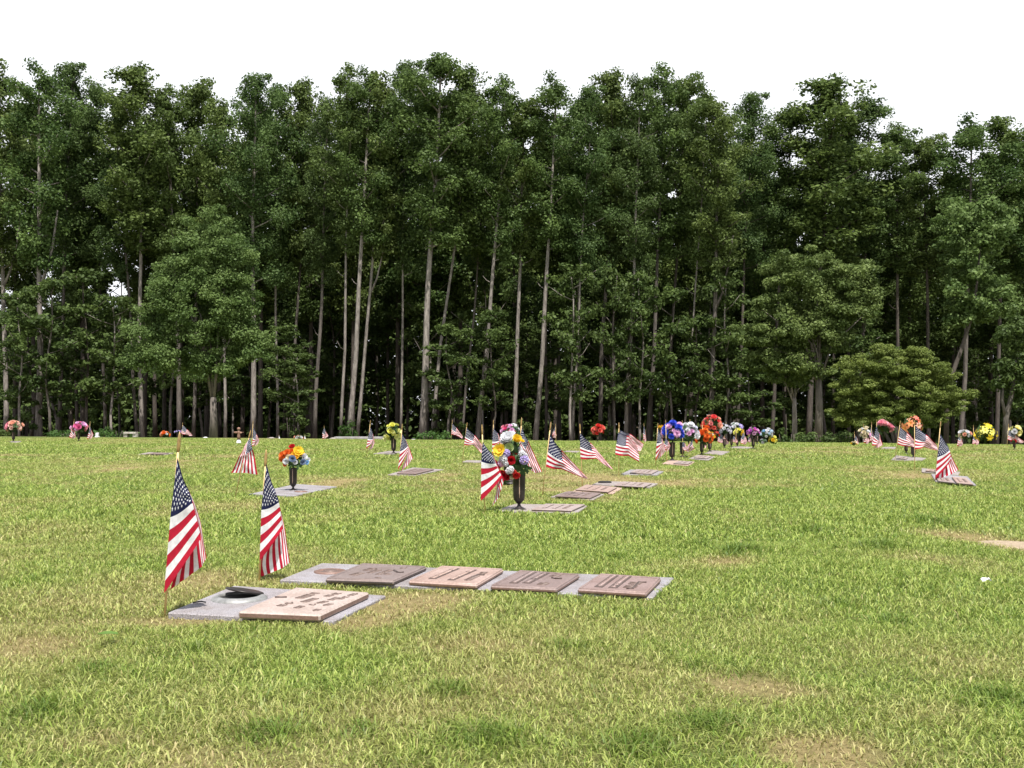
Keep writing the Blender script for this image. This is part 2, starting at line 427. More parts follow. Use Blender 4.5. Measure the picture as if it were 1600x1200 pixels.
marker('pale slab in front of the paired overlapping flags, farthest of the stepping row', [(970, 741.5), (1026, 743), (1037, 737), (985, 734)], [small_plaque([(984, 738.5), (1018, 740), (1029, 734.5), (994, 733)], 'pl_pale')], 'granite')
marker('slab under the blue and pink flower vase', [(1034, 725), (1075, 728), (1086, 722), (1046, 719)], [small_plaque([(1052, 723.5), (1075, 724.5), (1082, 721), (1060, 720)], 'pl_pale', .02, 2)], 'granite3')
marker('slab beside the orange flower vase', [(1076, 717), (1106, 719.5), (1118, 714), (1090, 711)], [small_plaque([(1084, 714.5), (1104, 716), (1112, 712.5), (1093, 711)], 'pl_pale', .02, 2)], 'granite2')
marker('slab below the tall red and peach bouquet', [(1100, 709), (1128, 711), (1140, 706), (1112, 704)], [], 'granite2')
marker('slab below the white and yellow bouquets', [(1140, 700), (1168, 701), (1176, 699), (1150, 697.5)], [], 'granite2')
marker('patterned pink slab at the foot of the right-hand chevron-folded flag', [(1462, 753), (1526, 759), (1512, 745), (1455, 741)],
       [small_plaque([(1466, 751), (1492, 754), (1484, 747), (1462, 745)], 'pl_pale', .02, 2), small_plaque([(1495, 754), (1521, 756.5), (1510, 746.5), (1487, 745)], 'pl_peach', .02, 2)], 'granite')
marker('pale slab between the spread flag and the chevron-folded flag on the right', [(1440, 738), (1497, 743), (1500, 738), (1440, 732)], [small_plaque([(1446, 735), (1468, 737.5), (1470, 734.5), (1449, 732.5)], 'pl_peach', .02, 2)], 'granite2')
marker('slab under the coral lily vases on the right', [(1392, 719), (1440, 720), (1447, 716), (1400, 712)], [small_plaque([(1400, 716), (1415, 717), (1419, 714), (1405, 713)], 'pl_pale', .02, 2)], 'granite2')
_c = hit(1612, 851); _pp = [Vector((_c.x + math.cos(a) * (.30 + .07 * math.sin(3 * a + 1) + .03 * math.sin(7 * a)) , _c.y + math.sin(a) * (.20 + .05 * math.sin(4 * a)), 0)) for a in [k * math.pi / 14 for k in range(28)]]
M['sand'] = simple('sandy_soil', (.31, .245, .17), .95, var=.35, scale=60, bmp=.8, spec=.1)
tag(link('soil_patch', prism(_pp, -.03, -.004, [M['sand']], .004)), kind='structure'); SLABS.append([(q.x, q.y) for q in shrink(_pp, .5)])
marker('thin pale slab left of the flag beside the large bouquet', [(722, 722), (750, 723), (756, 720), (730, 719.5)], [], 'granite2')
marker('thin white slab behind the large diagonal flag', [(880, 706), (902, 707), (906, 705), (886, 704.5)], [], 'granite2')
marker('thin slab at the crest below the pink bouquet on the far left', [(14, 691), (30, 691.5), (34, 689.5), (18, 689.5)], [], 'granite2')
marker('thin slab at the crest below the pink azalea arch', [(1376, 701), (1398, 701.5), (1400, 699), (1380, 699)], [], 'granite2')

# ------------------------------------------------------------------ grass
def inpoly(x, y, P):
    r = np.zeros(len(x), bool); n = len(P); j = n - 1
    for i in range(n):
        xi, yi = P[i]; xj, yj = P[j]
        c = ((yi > y) != (yj > y)) & (x < (xj - xi) * (y - yi) / (yj - yi + 1e-12) + xi); r ^= c; j = i
    return r
def edgedist(x, y, P):
    d = np.full(len(x), 9.0); n = len(P)
    for i in range(n):
        ax, ay = P[i]; bx, by = P[(i + 1) % n]; dx, dy = bx - ax, by - ay
        t = np.clip(((x - ax) * dx + (y - ay) * dy) / (dx * dx + dy * dy + 1e-9), 0, 1)
        d = np.minimum(d, np.hypot(x - ax - t * dx, y - ay - t * dy))
    return d
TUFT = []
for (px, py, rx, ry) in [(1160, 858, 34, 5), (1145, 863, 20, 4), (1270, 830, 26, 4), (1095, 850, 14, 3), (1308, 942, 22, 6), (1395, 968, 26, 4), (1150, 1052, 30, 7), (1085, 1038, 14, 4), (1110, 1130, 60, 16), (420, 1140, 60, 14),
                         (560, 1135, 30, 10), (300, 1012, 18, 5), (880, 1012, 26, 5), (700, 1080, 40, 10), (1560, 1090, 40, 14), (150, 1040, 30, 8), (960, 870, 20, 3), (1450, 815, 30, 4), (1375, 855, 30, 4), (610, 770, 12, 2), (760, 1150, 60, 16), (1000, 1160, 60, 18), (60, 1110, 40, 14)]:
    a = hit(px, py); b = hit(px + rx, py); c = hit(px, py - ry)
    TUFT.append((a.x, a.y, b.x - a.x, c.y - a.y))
def grass_zone(y0, y1, dens, h, w, seed, margin=.62, bent=True):
    g = np.random.default_rng(seed)
    area = margin * (y1 * y1 - y0 * y0); n = int(area * dens)
    y = np.sqrt(g.uniform(y0 * y0, y1 * y1, n)); x = g.uniform(-margin, margin, n) * y
    keep = np.ones(n, bool); hf = np.ones(n)
    for P in SLABS:
        a = np.array(P); 
        if a[:, 1].max() < y0 - .5 or a[:, 1].min() > y1 + .5: continue
        near = (np.abs(x - a[:, 0].mean()) < np.ptp(a[:, 0]) + .3) & (np.abs(y - a[:, 1].mean()) < np.ptp(a[:, 1]) + .3)
        ii = np.where(near)[0]
        ins = inpoly(x[ii], y[ii], P); keep[ii[ins]] = False
        d = edgedist(x[ii], y[ii], P)
        hf[ii] = np.minimum(hf[ii], np.clip(.7 + d / .2, .7, 1))
    x, y, hf = x[keep], y[keep], hf[keep]; n = len(x)
    dr = dryness(x, y)
    # bare, worn spots lose blades
    k = g.random(n) > np.clip((dr - .62) * 1.6, 0, .62)
    x, y, hf, dr = x[k], y[k], hf[k], dr[k]; n = len(x)
    tuft = fbm(x * 5, y * 5, 21, 2); lush = fbm(x * 1.1, y * 1.1, 33, 2)
    H = h * hf * (.55 + .9 * tuft) * (.75 + .5 * lush) * g.uniform(.55, 1.25, n) * (1 - .45 * dr)
    for (cx, cy, rx, ry) in TUFT: H = H * (1 + .95 * np.exp(-(((x - cx) / rx) ** 2 + ((y - cy) / ry) ** 2)))
    W = w * g.uniform(.7, 1.4, n)
    th = g.uniform(0, 2 * np.pi, n); lean = g.uniform(.45, 1.75, n)
    dx, dy = np.cos(th), np.sin(th); ph = g.uniform(0, 2 * np.pi, n); wx, wy = np.cos(ph) * W / 2, np.sin(ph) * W / 2
    z = gz(x, y) - .012 + (fbm(x * 1.3, y * 1.3, 5) - .5) * .025 * np.clip((14 - y) / 8, 0, 1)
    base = np.stack([x, y, z], 1)
    L = lean
    m1 = base + np.stack([dx * H * .35 * L, dy * H * .35 * L, H * .62], 1)
    tip = base + np.stack([dx * H * 1.0 * L, dy * H * 1.0 * L, H * (1.05 - .35 * L)], 1)
    wv = np.stack([wx, wy, np.zeros(n)], 1)
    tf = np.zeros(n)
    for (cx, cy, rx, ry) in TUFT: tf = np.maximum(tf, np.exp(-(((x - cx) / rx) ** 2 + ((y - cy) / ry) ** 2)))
    rnd = g.random(n) * (1 - .85 * tf)  # tufts' darker green and the shade among their blades put into the tint
    dd = np.clip(dr * .66 * (1 - tf) + g.normal(0, .13, n) + (g.random(n) < .06) * .45, 0, 1)
    if bent:
        V = np.stack([base - wv, base + wv, m1 - wv * .8, m1 + wv * .8, tip], 1).reshape(-1, 3)
        o = np.arange(n)[:, None] * 5
        Fa = np.concatenate([o + np.array([[0, 1, 3, 2]])]); Fb = o + np.array([[2, 3, 4]])
        return V, Fa, Fb, np.repeat(dd, 5), np.repeat(rnd, 5), 5 * n
    V = np.stack([base - wv, base + wv, tip], 1).reshape(-1, 3)
    o = np.arange(n)[:, None] * 3
    return V, None, o + np.array([[0, 1, 2]]), np.repeat(dd, 3), np.repeat(rnd, 3), 3 * n
Z = [grass_zone(1.5, 3.6, 16500, .027, .0029, 1, .66), grass_zone(3.6, 6, 8200, .029, .0041, 2, .62), grass_zone(6, 10, 3000, .036, .0068, 3, .58),
     grass_zone(10, 18, 900, .042, .013, 4, .56, False), grass_zone(18, 42, 260, .045, .026, 5, .55, False)]
# broad-bladed tufts close to the camera
Z.append(grass_zone(1.5, 3.4, 200, .042, .0046, 8, .66))
vs, qa, tb, da, ra, off = [], [], [], [], [], 0
for (v, a, t, d, r, n) in Z:
    vs.append(v); da.append(d); ra.append(r)
    if a is not None: qa.append(a + off)
    tb.append(t + off); off += n
m, nt, b = newmat('grass_blades'); out = nt.nodes['Material Output']
at = N(nt, 'ShaderNodeAttribute', attribute_name='dry'); ar = N(nt, 'ShaderNodeAttribute', attribute_name='rnd')
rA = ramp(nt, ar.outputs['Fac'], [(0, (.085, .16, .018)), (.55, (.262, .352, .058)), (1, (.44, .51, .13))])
rB = ramp(nt, ar.outputs['Fac'], [(0, (.28, .22, .085)), (1, (.58, .47, .25))])
mx = N(nt, 'ShaderNodeMix', data_type='RGBA'); nt.links.new(at.outputs['Fac'], mx.inputs['Factor'])
nt.links.new(rA.outputs[0], mx.inputs['A']); nt.links.new(rB.outputs[0], mx.inputs['B'])
nt.links.new(mx.outputs['Result'], b.inputs['Base Color']); b.inputs['Roughness'].default_value = .5; b.inputs['Specular IOR Level'].default_value = .35
tr = N(nt, 'ShaderNodeBsdfTranslucent'); nt.links.new(mx.outputs['Result'], tr.inputs['Color'])
ms = N(nt, 'ShaderNodeMixShader'); ms.inputs[0].default_value = .34
nt.links.new(b.outputs[0], ms.inputs[1]); nt.links.new(tr.outputs[0], ms.inputs[2]); nt.links.new(ms.outputs[0], out.inputs['Surface'])
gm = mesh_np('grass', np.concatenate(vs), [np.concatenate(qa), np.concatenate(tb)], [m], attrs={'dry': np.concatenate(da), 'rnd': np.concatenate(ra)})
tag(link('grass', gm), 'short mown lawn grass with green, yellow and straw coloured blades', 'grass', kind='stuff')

# ------------------------------------------------------------------ flags
def curve(pts, v):
    n = len(pts) - 1; t = min(max(v, 0), 1) * n; i = min(int(t), n - 1); f = t - i
    a, b = pts[i], pts[i + 1]; return (a[0] + (b[0] - a[0]) * f, a[1] + (b[1] - a[1]) * f)
def flag(label, base, top, L, Rr, Q, ur=.42, front=.03, back=.05, fold=.006, bow=(0, 0), yoff=0, Y=None, seed=0, group='small american flags on wooden sticks beside the graves'):
    if Y is None: P0 = hit(*base)
    else:
        P0 = pos(base[0], base[1], Y)
    s = P0.y / F; bx = base[0]; by = HOR + (CAMH - P0.z) / s
    loc = lambda px, py: ((px - bx) * s, (by - py) * s)
    root = empty('flag', P0); tag(root, label, 'flag', group)
    x1, z1 = loc(*top); z1 = max(z1, .2)
    rp = max(.0045, .0) 
    mb = MB(); mb.tube([(0, 0, -.02), (x1 * .5, 0, z1 * .5), (x1 * (z1 - .05) / z1, 0, z1 - .05)], [rp, rp, rp * .95], 8)
    link('stick', mb.mesh('stick', M['stick'], True), root)
    d = Vector((x1, 0, z1)).normalized(); b0 = Vector((x1, 0, z1)) - d * .075
    mb = MB(); mb.tube([b0 + d * k for k in (0, .004, .02, .045, .062, .075)], [rp * 1.1, rp * 1.5, rp * 1.45, rp * 1.5, rp * 1.0, rp * .2], 8)
    link('finial', mb.mesh('finial', M['gold'], True), root)
    rr = random.Random(seed + int(base[0] * 7)); ph = rr.uniform(0, 6.28); ph2 = rr.uniform(0, 6.28)
    Lw = [loc(*p) for p in L]; Rw = [loc(*p) for p in Rr]; Qw = [loc(*p) for p in Q]
    def raw(u, v):
        l = curve(Lw, v); r = curve(Rw, v); q = curve(Qw, v)
        if u < ur:
            f = u / ur; x = l[0] + (r[0] - l[0]) * f; z = l[1] + (r[1] - l[1]) * f; y = -.008 - front * math.sin(f * math.pi / 2)
            if fold: z -= .008 * math.sin(f * math.pi)
        else:
            f = (u - ur) / (1 - ur); x = r[0] + (q[0] - r[0]) * f; z = r[1] + (q[1] - r[1]) * f
            sb = math.sin(math.pi * f) * v * v * s; x += bow[0] * sb; z -= bow[1] * sb
            y = -.008 - front + (front + back) * (1 - (1 - f) ** 3)
        y += fold * math.sin(u * 9 + v * 2.5 + ph) * min(1, u * 3) + fold * .6 * math.sin(u * 4 - v * 8 + ph2) * min(1, u * 3)
        y += (.0022 * math.sin(u * 19 + v * 13 + ph) + .0016 * math.sin(u * 11 - v * 23 + ph2)) * min(1, u * 4)
        return (x, y, z)
    def Pt(u, v):
        a = [raw(max(0, min(1, u + e)), v) for e in (-.01, -.005, 0, .005, .01)]
        return Vector((sum(p[0] for p in a) / 5, sum(p[1] for p in a) / 5 + yoff, sum(p[2] for p in a) / 5))
    nu, nv = 30, 26
    V = [Pt(i / nu, j / nv) for j in range(nv + 1) for i in range(nu + 1)]
    Fc, Fm = [], []
    for j in range(nv):
        st = j // 2
        for i in range(nu):
            k = j * (nu + 1) + i
            Fc.append((k, k + 1, k + nu + 2, k + nu + 1)); Fm.append(2 if (i < 12 and st < 7) else (0 if st % 2 == 0 else 1))
    # stars, laid on both faces of the cloth
    asp = .305 / .457; rs = .028
    for row in range(9):
        nst = 6 if row % 2 == 0 else 5
        for c_ in range(nst):
            u0 = .4 * ((c_ * 2 + 1 + (row % 2)) / 12.0); v0 = (7 / 13) * ((row + 1) / 10.0)
            for side in (-1, 1):
                ids = []
                for k in range(11):
                    if k == 10: du = dv = 0
                    else:
                        rad = rs if k % 2 == 0 else rs * .42; t = math.pi * k / 5
                        du = rad * math.sin(t) * asp; dv = -rad * math.cos(t)
                    uu = min(max(u0 + du, .002), 1); vv = min(max(v0 + dv, 0), 1)
                    p = Pt(uu, vv); nrm = (Pt(uu + .01, vv) - p).cross(Pt(uu, vv + .01) - p)
                    nrm = nrm.normalized() if nrm.length > 1e-12 else Vector((0, -1, 0))
                    ids.append(len(V)); V.append(p + nrm * side * (.0012 if s < .008 else .003))
                for k in range(10): Fc.append((ids[10], ids[k], ids[(k + 1) % 10])); Fm.append(3)
    link('flag_cloth', mesh_np('flag_cloth', [tuple(v) for v in V], Fc, [M['red'], M['white'], M['navy'], M['star']], Fm, True), root)
    return root
fl = flag
fl('nearest and largest flag, hanging folded over its stick at the front left', (257, 957), (281, 674),
   [(278, 714), (268, 798), (257, 927)], [(301, 762), (307, 779), (320, 838)], [(321, 873), (312, 888), (262, 924)], .4, .04, .03, bow=(-9, -4))
fl('second large flag hanging folded just right of the nearest flag', (405, 903), (416, 702),
   [(417, 724), (409, 790), (406, 876)], [(432, 762), (439, 780), (445, 824)], [(452, 880), (440, 889), (406, 903)], .4, .03, .03, bow=(-18, 6))
fl('flag fanned out to the left with its stick leaning, behind the second large flag', (367, 775), (392, 672),
   [(391, 683), (388, 688), (384, 694)], [(396, 703), (385, 711), (374, 714)], [(402, 742), (381, 739), (360, 739)], .42, .015, .02)
fl('small upright flag above the tip of the leaning fanned flag', (393, 704), (395.5, 657),
   [(396, 667), (395, 683), (394, 698)], [(401, 678), (400, 686), (398, 694)], [(405, 688), (402, 694), (396, 699)], .42, .01, .03)
fl('flag with its tail folded twice in front of the large mixed bouquet', (758, 801), (753, 663),
   [(754, 690), (752, 716), (751, 783)], [(769, 708), (774, 722), (785, 745)], [(788, 750), (779, 778), (768, 793)], .4, .03, .04, .01)
fl('flag half hidden between the two flags left of the large bouquet', (770, 722), (771, 656),
   [(771, 668), (769, 688), (769, 709)], [(778, 677), (780, 688), (778, 698)], [(785, 692), (783, 700), (774, 710)], .42, .02, .03)
fl('flag hanging down to the right out of the back of the large bouquet', (809, 778), (815, 652),
   [(815, 668), (812, 684), (811, 700)], [(826, 690), (822, 702), (816, 709)], [(847, 737), (838, 740), (824, 732)], .42, .02, .03)
fl('large flag trailing diagonally down to the right, just right of the large bouquet', (847, 776), (861, 659),
   [(859, 679), (856, 704), (853, 729)], [(878, 704), (880, 720), (877, 733)], [(919, 748), (918, 748.5), (914, 748)], .42, .02, .05, .014)
fl('small far flag peeking above the large diagonal flag', (869, 700), (868, 662),
   [(868, 665), (867, 672), (867, 677)], [(866, 670), (864, 674), (863, 680)], [(870, 680), (868, 684), (864, 684)], .42, .01, .02)
fl('flag with square front and long right tail, second right of the large bouquet', (910, 759), (906, 662),
   [(906, 676), (906, 696), (907, 717)], [(925, 694), (930, 705), (931, 716)], [(959, 734), (955, 733), (950, 730)], .5, .02, .06, .006)
fl('flag streaming right with a torn looking tail, left of the large bouquet', (722, 724), (730, 660),
   [(729, 668), (727, 681), (725, 695)], [(743, 681), (741, 689), (739, 695)], [(757, 700), (755, 706), (752, 708)], .45, .02, .04, .012)
fl('distant flag pointing right beside the low evergreen bush', (704, 696), (707, 656),
   [(706.5, 661), (706, 670), (705, 678)], [(714, 669), (713, 675), (712, 680)], [(723, 682), (723, 684), (722, 685)], .45, .01, .03)
fl('front flag of the overlapping pair, hanging square from its stick', (967, 742), (967, 660),
   [(966, 675), (963, 692), (961, 710)], [(982, 681), (981, 696), (982, 712)], [(996, 698), (999, 710), (999, 722)], .5, .02, .04, .012)
fl('rear flag of the overlapping pair, streaming up and right behind its neighbour', (960, 727), (968, 664),
   [(969, 672), (968, 683), (968, 692)], [(985, 678), (985, 687), (985, 697)], [(1006, 694), (1004, 700), (1000, 706)], .45, .01, .03, .012)
fl('tiny narrow flag standing alone on the crest left of the blue bouquet', (1007, 694), (1006, 661),
   [(1006, 665), (1005, 675), (1005, 688)], [(1008, 672), (1008, 679), (1008, 685)], [(1010, 688), (1009, 690), (1006, 690)], .42, .01, .02)
fl('flag hanging straight down immediately left of the blue and pink bouquet', (1024, 728), (1028, 661),
   [(1028, 669), (1026, 690), (1024, 720)], [(1034, 683), (1034, 690), (1033, 700)], [(1041, 704), (1035, 712), (1026, 720)], .42, .02, .03)
fl('flag mostly hidden behind the blue and pink bouquet', (1042, 722), (1040, 656),
   [(1040, 684), (1038, 692), (1036, 700)], [(1044, 688), (1043, 695), (1040, 702)], [(1048, 697), (1046, 702), (1042, 706)], .42, .01, .03)
fl('flag drooping to the left between the white and orange bouquets', (1077, 712), (1078, 655),
   [(1082, 686), (1082, 692), (1083, 698)], [(1079, 690), (1077, 698), (1086, 700)], [(1070, 703), (1075, 706), (1082, 704)], .42, .01, .03)
fl('flag whose stick top shows above the white bouquet', (1067, 716), (1066, 657),
   [(1066, 690), (1066, 697), (1067, 702)], [(1070, 692), (1070, 698), (1071, 704)], [(1074, 699), (1073, 703), (1072, 706)], .42, .01, .03)
fl('flag behind the orange bouquet with only its tip above the blooms', (1099, 708), (1097, 658),
   [(1097, 688), (1097, 692), (1098, 698)], [(1101, 690), (1101, 694), (1101, 698)], [(1104, 696), (1104, 699), (1102, 701)], .42, .01, .03)
fl('flag streaming right below the white and lavender bouquet', (1130, 700), (1135, 660),
   [(1124, 674), (1122, 682), (1121, 690)], [(1131, 682), (1129, 687), (1127, 692)], [(1140, 692), (1138, 694), (1134, 695)], .45, .01, .03)
fl('short flag under the small yellow bouquet in the flower row', (1150, 700), (1150, 666),
   [(1146, 681), (1145, 685), (1145, 690)], [(1149, 683), (1148, 687), (1148, 691)], [(1153, 689), (1152, 691), (1150, 692)], .45, .01, .02)
fl('pink looking flag between the yellow and magenta bouquets', (1165, 699), (1162, 670),
   [(1161, 676), (1158, 684), (1157, 692)], [(1165, 682), (1162, 687), (1161, 693)], [(1168, 690), (1166, 693), (1163, 695)], .45, .01, .02)
fl('very small flag touching the magenta bouquet on its left', (1171, 698), (1170, 674),
   [(1170, 682), (1169, 686), (1169, 690)], [(1172, 684), (1171, 688), (1171, 691)], [(1174, 690), (1173, 691), (1171, 692)], .45, .01, .02)
fl('flag in front of the coral lilies, left of two overlapping flags on the right', (1398, 719), (1407, 657),
   [(1406, 667), (1404, 681), (1402, 694)], [(1418, 676), (1417, 687), (1415, 697)], [(1429, 688), (1430, 695), (1430, 699)], .45, .01, .02, .01)
fl('broad waving flag right of the coral lilies', (1429, 734), (1429, 656),
   [(1430, 666), (1429.5, 684), (1429, 702)], [(1448, 680), (1446, 689), (1442, 698)], [(1466, 696), (1466, 701), (1466, 704)], .45, .02, .03, .012)
fl('right-hand flag folded into a chevron of stripes over a patterned slab', (1461, 751), (1470, 658),
   [(1469, 678), (1464, 712), (1461, 748)], [(1478, 695), (1481, 702), (1485, 718)], [(1499, 734), (1489, 741), (1463, 750)], .4, .03, .03, bow=(-4, -1))
fl('wide drooping flag left of the pink azalea arch', (1368, 700), (1370, 655),
   [(1369, 666), (1366, 680), (1362, 696)], [(1374, 678), (1373, 688), (1371, 695)], [(1380, 695), (1374, 699), (1364, 700)], .42, .01, .03)
fl('flag standing behind the wide drooping flag', (1361, 698), (1362, 659),
   [(1362, 667), (1361, 678), (1361, 690)], [(1365, 674), (1366, 682), (1366, 688)], [(1369, 688), (1368, 692), (1363, 693)], .42, .01, .03, yoff=.1)
fl('faded flag hanging in front of the pastel bouquet', (1350, 698), (1349, 662),
   [(1349, 671), (1348, 680), (1350, 692)], [(1354, 677), (1354, 684), (1354, 690)], [(1359, 688), (1357, 693), (1352, 694)], .42, .01, .02)
fl('leftmost small flag at the pastel bouquet', (1336, 698), (1335, 674),
   [(1336, 680), (1335, 686), (1337, 694)], [(1339, 684), (1339, 689), (1340, 693)], [(1342, 692), (1341, 694), (1338, 695)], .42, .01, .02)
fl('small flag left of the white and pink bouquet near the right edge', (1497, 700), (1498, 672),
   [(1498, 676), (1497, 685), (1495, 697)], [(1501, 683), (1501, 688), (1500, 693)], [(1505, 694), (1503, 697), (1497, 698)], .42, .01, .02)
fl('flag half hidden by the yellow lilies', (1521, 699), (1521, 664),
   [(1521, 677), (1520, 685), (1519, 694)], [(1525, 682), (1525, 688), (1525, 692)], [(1530, 690), (1529, 694), (1525, 696)], .42, .01, .02)
fl('flag trailing right at the right edge of the picture', (1573, 702), (1576, 662),
   [(1576, 671), (1575, 679), (1574, 687)], [(1587, 680), (1586, 684), (1586, 688)], [(1601, 690), (1600, 692), (1594, 693)], .45, .01, .03, .01)
fl('flag standing left of the left pink-topped vase pair', (113, 688), (116, 655),
   [(116, 663), (112, 672), (108, 683)], [(117, 672), (116, 679), (113, 684)], [(118, 682), (116, 685), (111, 685)], .42, .01, .02)
fl('narrow flag between the magenta-pink bouquet and the long hedge on the far left', (138, 689), (141, 658),
   [(141, 665), (139, 675), (136, 686)], [(143, 672), (142, 678), (141, 683)], [(145.5, 679), (143, 685), (137, 687)], .42, .01, .02)
fl('flag streaming right just above the finial of the nearest flag', (284, 692), (285.5, 660),
   [(286, 664), (284, 671), (283, 677)], [(293, 671), (291, 676), (290, 679)], [(301, 680), (299, 681), (296, 681)], .45, .01, .02)
fl('small pink looking flag behind the crest left of the grey ledge', (506.5, 687), (506.5, 665),
   [(507, 668), (504, 675), (504, 686)], [(509, 674), (508, 679), (507, 684)], [(513, 681), (511, 683), (506, 686)], .42, .01, .03)
fl('flag left of the yellow flowers, folded into short slanting stripes', (573, 712), (579, 656),
   [(579, 667), (575, 684), (572, 701)], [(583, 678), (583, 686), (582, 692)], [(585, 692), (582, 700), (575, 704)], .42, .01, .03)
fl('flag right of the yellow flowers, hanging down to a slab', (623, 738), (628.5, 662),
   [(629, 677), (625, 703), (622, 734)], [(634, 686), (638, 696), (638, 706)], [(645, 716), (638, 726), (626, 737)], .42, .02, .03)

# ------------------------------------------------------------------ vases and flowers
vase_me = None
def vase(label, px, py, htop, w=None, group='bronze cemetery vases standing on the markers'):
    """base at picture point, mouth at row htop"""
    global vase_me
    P = hit(px, py); s = P.y / F; H = (py - htop) * s
    if vase_me is None:
        mb = MB()
        mb.lathe([(.0001, 0), (.052, 0), (.054, .004), (.040, .012), (.016, .026), (.011, .036), (.012, .044), (.024, .056), (.036, .07), (.0395, .088), (.042, .15), (.045, .25), (.047, .252), (.047, .258), (.044, .26), (.040, .25), (.036, .10), (.0001, .09)],
                 36, fn=lambda t, z: 1 + (.022 * math.cos(12 * t) if .07 < z < .249 else 0))
        b_ = mb.mesh('vase_body', M['vase'], True)
        ribs = []
        for k in range(3):
            t = -math.pi / 2 + .06 + k * math.pi / 1.5; mb = MB()
            mb.tube([(math.cos(t) * r, math.sin(t) * r, z) for r, z in ((.0405, .085), (.0425, .12), (.044, .18), (.046, .248))], [.002, .0035, .0035, .003], 6)
            ribs.append(mb.mesh('vase_rib', M['vaserib'], True))
        vase_me = (b_, ribs)
    o = empty('flower_vase', P); tag(o, label, 'vase', group)
    k = H / .26; kw = (w * s / .092) if w else k
    for nm, me_ in [('vase_body', vase_me[0])] + [('vase_rib', r) for r in (vase_me[1] if s < .02 else vase_me[1][:1])]:
        c = link(nm, me_, o); c.scale = (kw, kw, k)
    return P, s

def petal(mb, L, W, cup, ang, tilt, z0=0.0, r0=.05, m=0, point=.35):
    """one petal leaving the axis at angle ang, rising with tilt and curling by cup"""
    ca, sa = math.cos(ang), math.sin(ang); vs = []
    for i in range(4):
        t = i / 3; ww = W * (.45 + .9 * math.sin(math.pi * (.12 + .68 * t))) * (1 if i < 3 else point)
        a = tilt + cup * t
        r = r0 + L * t * math.cos(tilt + cup * t * .5); z = z0 + L * t * math.sin(a)
        for sgn in (-1, 0, 1):
            zz = z + (abs(sgn) * .12 * W)
            x, y = r, sgn * ww / 2
            vs.append((x * ca - y * sa, x * sa + y * ca, zz))
    fs = [(3 * i + j, 3 * i + j + 1, 3 * i + j + 4, 3 * i + j + 3) for i in range(3) for j in range(2)]
    mb.add(vs, fs, m)
_fc = {}
def pmat(c):
    k = 'petal_%02x%02x%02x' % tuple(int(255 * v) for v in c)
    if k not in _fc: _fc[k] = thin('petal_colour', c, .3, .6, .2)
    return _fc[k]
_bm = {}
def bloom(kind, c, c2=(.5, .35, .03)):
    key = (kind, c, c2)
    if key in _bm: return _bm[key]
    mb = MB(); r = random.Random(len(_bm) + 3)
    if kind == 'daisy':
        for k in range(16): petal(mb, .85, .34, .35, k * 2 * math.pi / 16 + r.uniform(-.08, .08), r.uniform(.05, .3), 0, .15, 0, .3)
        for k in range(12): petal(mb, .6, .28, .3, k * 2 * math.pi / 12 + .2, .55, .03, .12, 0, .3)
        mb.lathe([(.28, .12), (.26, .2), (.15, .26), (.001, .28)], 12, 1)
    elif kind == 'rose':
        for ring, (n, L, t, z) in enumerate([(6, .85, .15, -.1), (6, .75, .5, -.05), (5, .65, .85, 0), (4, .5, 1.15, .05), (3, .4, 1.35, .08)]):
            for k in range(n): petal(mb, L, .8 - ring * .1, .55, k * 2 * math.pi / n + ring * .6, t, z, .06, 0, .75)
    elif kind == 'lily':
        for k in range(6): petal(mb, 1.25, .42, -.9, k * math.pi / 3 + r.uniform(-.1, .1), .95, 0, .05, 0, .06)
        for k in range(5): petal(mb, .7, .05, -.2, k * 1.26, 1.2, 0, .02, 1, .5)
    elif kind == 'mum':
        for ring in range(5):
            n = [14, 13, 11, 8, 5][ring]
            for k in range(n): petal(mb, .95 - .09 * ring, .26, .3, k * 2 * math.pi / n + ring * .4 + r.uniform(-.1, .1), -.2 + ring * .34, ring * .03, .06, 0, .4)
    elif kind == 'cluster':   # many small florets
        for k in range(26):
            ph = math.acos(1 - 1.25 * (k + .5) / 26); t = k * 2.4; d = Vector((math.sin(ph) * math.cos(t), math.sin(ph) * math.sin(t), math.cos(ph)))
            sub = MB()
            for j in range(5): petal(sub, .22, .2, .3, j * 1.257 + k, .25, 0, .02, 0, .7)
            q = d.to_track_quat('Z', 'Y'); mb.add([q @ Vector(v) + d * (.62 + r.uniform(-.1, .15)) for v in sub.v], sub.f, 0)
    elif kind == 'leafspray':
        for k in range(7): petal(mb, r.uniform(.9, 1.6), .38, -.5, k * .9 + r.uniform(-.2, .2), r.uniform(.1, .8), 0, .05, 0, .08)
    me_ = mb.mesh('blossom', [pmat(c), pmat(c2)] if kind != 'leafspray' else [M['stem'], M['stem']], True)
    _bm[key] = me_; return me_
def foliage_me(seed, n=46):
    r = random.Random(seed); mb = MB()
    for k in range(n):
        d = Vector((r.gauss(0, 1), r.gauss(0, 1), r.gauss(-.1, .8))).normalized(); q = d.to_track_quat('Z', 'Y')
        sub = MB(); petal(sub, r.uniform(.35, .65), .2, -.4, r.uniform(0, 6), .9, 0, .0, 0, .1)
        mb.add([q @ Vector(v) + d * r.uniform(.25, .62) for v in sub.v], sub.f)
    for k in range(9): mb.tube([(0, 0, -1.2), (r.uniform(-.2, .2), r.uniform(-.2, .2), -.4), (r.uniform(-.6, .6), r.uniform(-.6, .6), .4)], [.03, .03, .02], 5)
    return mb.mesh('foliage', M['stem'], True)
_fol = [foliage_me(k) for k in range(3)]
